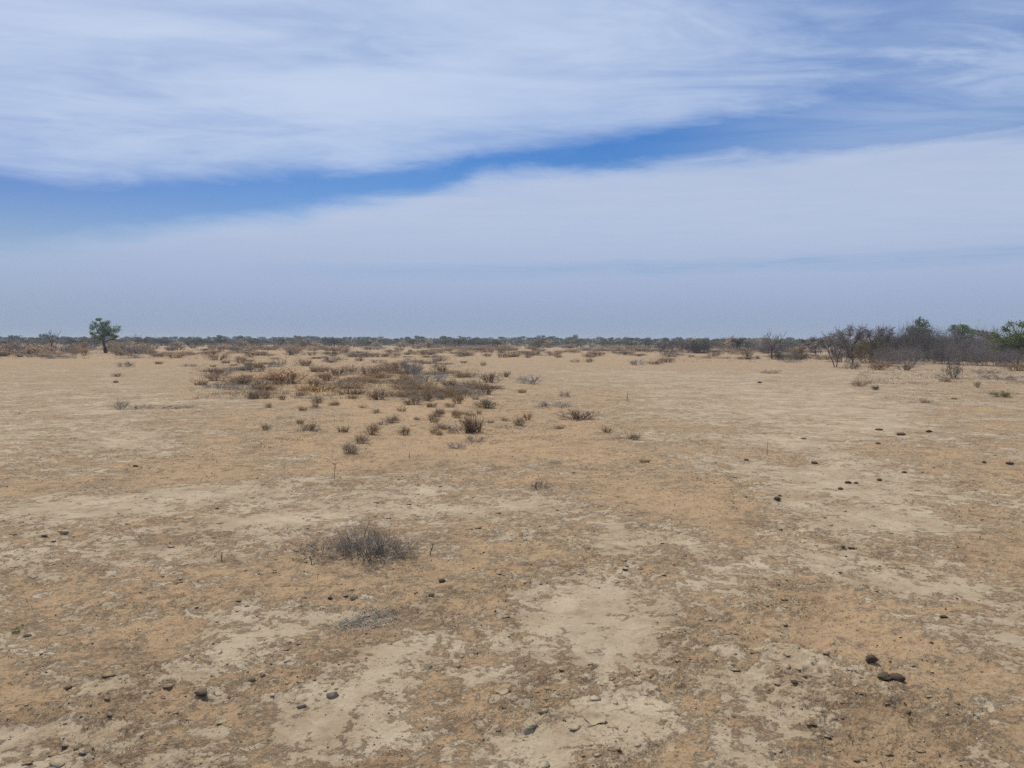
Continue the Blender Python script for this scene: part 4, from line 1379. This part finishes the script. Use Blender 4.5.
# upper veil: thick on the left, torn open on the right
thin = srange(nt, azn, 0.42, 0.78, 0.0, 1.0)
vu = math_n(nt, 'ADD', srange(nt, wisp, 0.25, 0.70, 0.84, 0.98), math_n(nt, 'MULTIPLY', thin, -0.12))
mp3 = N(nt, "ShaderNodeMapping")
mp3.inputs["Rotation"].default_value = (0, 0, R(-35))
mp3.inputs["Scale"].default_value = (0.75, 1.3, 1)
nt.links.new(cmb.outputs[0], mp3.inputs[0])
puff = noise_n(nt, mp3.outputs[0], 3.4, 9, 0.62, 0.8)
mott = math_n(nt, 'MULTIPLY', srange(nt, puff, 0.36, 0.66, 0.16, 0.0), srange(nt, wisp, 0.36, 0.58, 1.0, 0.25))
tear = math_n(nt, 'MULTIPLY', srange(nt, wisp2, 0.40, 0.66, 1.0, 0.0), math_n(nt, 'ADD', math_n(nt, 'MULTIPLY', thin, 0.36), 0.03))
vu = math_n(nt, 'SUBTRACT', math_n(nt, 'SUBTRACT', vu, mott), tear, clamp=True)
cu = math_n(nt, 'MULTIPLY', cu, vu)
fadein = srange(nt, azn, 0.14, 0.32, 0.60, 1.0)
vl = math_n(nt, 'MULTIPLY', srange(nt, wisp2, 0.25, 0.7, 0.90, 1.0), fadein)
cl = math_n(nt, 'MULTIPLY', cl, vl)
cov = math_n(nt, 'MAXIMUM', cu, cl)
gapfill = math_n(nt, 'MULTIPLY', srange(nt, azn, 0.55, 0.74, 0.02, 0.50), srange(nt, wisp2, 0.3, 0.6, 0.6, 1.0))
cov = math_n(nt, 'MAXIMUM', cov, gapfill)
# a thin blue slit low in the sky
slit_c = curve([(0, 274), (270, 271), (500, 271), (700, 266), (850, 262), (1024, 252)])
sl = math_n(nt, 'ABSOLUTE', math_n(nt, 'SUBTRACT', math_n(nt, 'ADD', el, math_n(nt, 'MULTIPLY', rufo, 0.35)), slit_c))
sl = math_n(nt, 'MULTIPLY', srange(nt, sl, 0.0, 0.014, 1.0, 0.0), math_n(nt, 'MULTIPLY', srange(nt, azn, 0.30, 0.42), srange(nt, wisp2, 0.3, 0.6, 0.45, 0.2)))
cov = math_n(nt, 'MULTIPLY', cov, math_n(nt, 'SUBTRACT', 1.0, sl))

hs = N(nt, "ShaderNodeHueSaturation")
nt.links.new(srange(nt, azn, 0.12, 0.45, 0.530, 0.515), hs.inputs["Hue"])
hs.inputs["Saturation"].default_value = 1.58
nt.links.new(srange(nt, azn, 0.12, 0.5, 0.76, 0.90), hs.inputs["Value"])
nt.links.new(sky.outputs[0], hs.inputs["Color"])
k = 1.0 / STR
cloud_c = tuple(c * k for c in (0.560, 0.665, 0.850))
cloud_g = tuple(c * k for c in (0.500, 0.612, 0.812))
cc = mixc(nt, srange(nt, wisp, 0.35, 0.65), cloud_g, cloud_c)
cc = mixc(nt, math_n(nt, 'MULTIPLY', srange(nt, below, -0.02, 0.03), 0.85), cc, tuple(c * k for c in (0.465, 0.540, 0.715)))
full = mixc(nt, cov, hs.outputs[0], cc)
# dusty air along the horizon
hzf = srange(nt, el, 0.0, 0.175, 1.0, 0.0)
hcol = mixc(nt, srange(nt, el, 0.0, 0.10), tuple(c * k for c in (0.290, 0.365, 0.505)), tuple(c * k for c in (0.290, 0.385, 0.605)))
full = mixc(nt, math_n(nt, 'MULTIPLY', hzf, 0.95), full, hcol)
full = mixc(nt, math_n(nt, 'MULTIPLY', sl, 0.85), full, tuple(c * k for c in (0.255, 0.390, 0.670)))
nt.links.new(full, bg.inputs["Color"])

# ------------------------------------------------------------------ render settings
scene.render.engine = 'CYCLES'
scene.cycles.use_denoising = False
scene.cycles.sample_clamp_indirect = 4.0
scene.cycles.sample_clamp_direct = 3.0
scene.cycles.max_bounces = 6
scene.cycles.diffuse_bounces = 3
scene.cycles.volume_bounces = 0
scene.cycles.transparent_max_bounces = 8
scene.view_settings.view_transform = 'Standard'
scene.view_settings.look = 'None'
scene.view_settings.exposure = 0.0
scene.view_settings.gamma = 1.0
scene.view_settings.use_curve_mapping = False
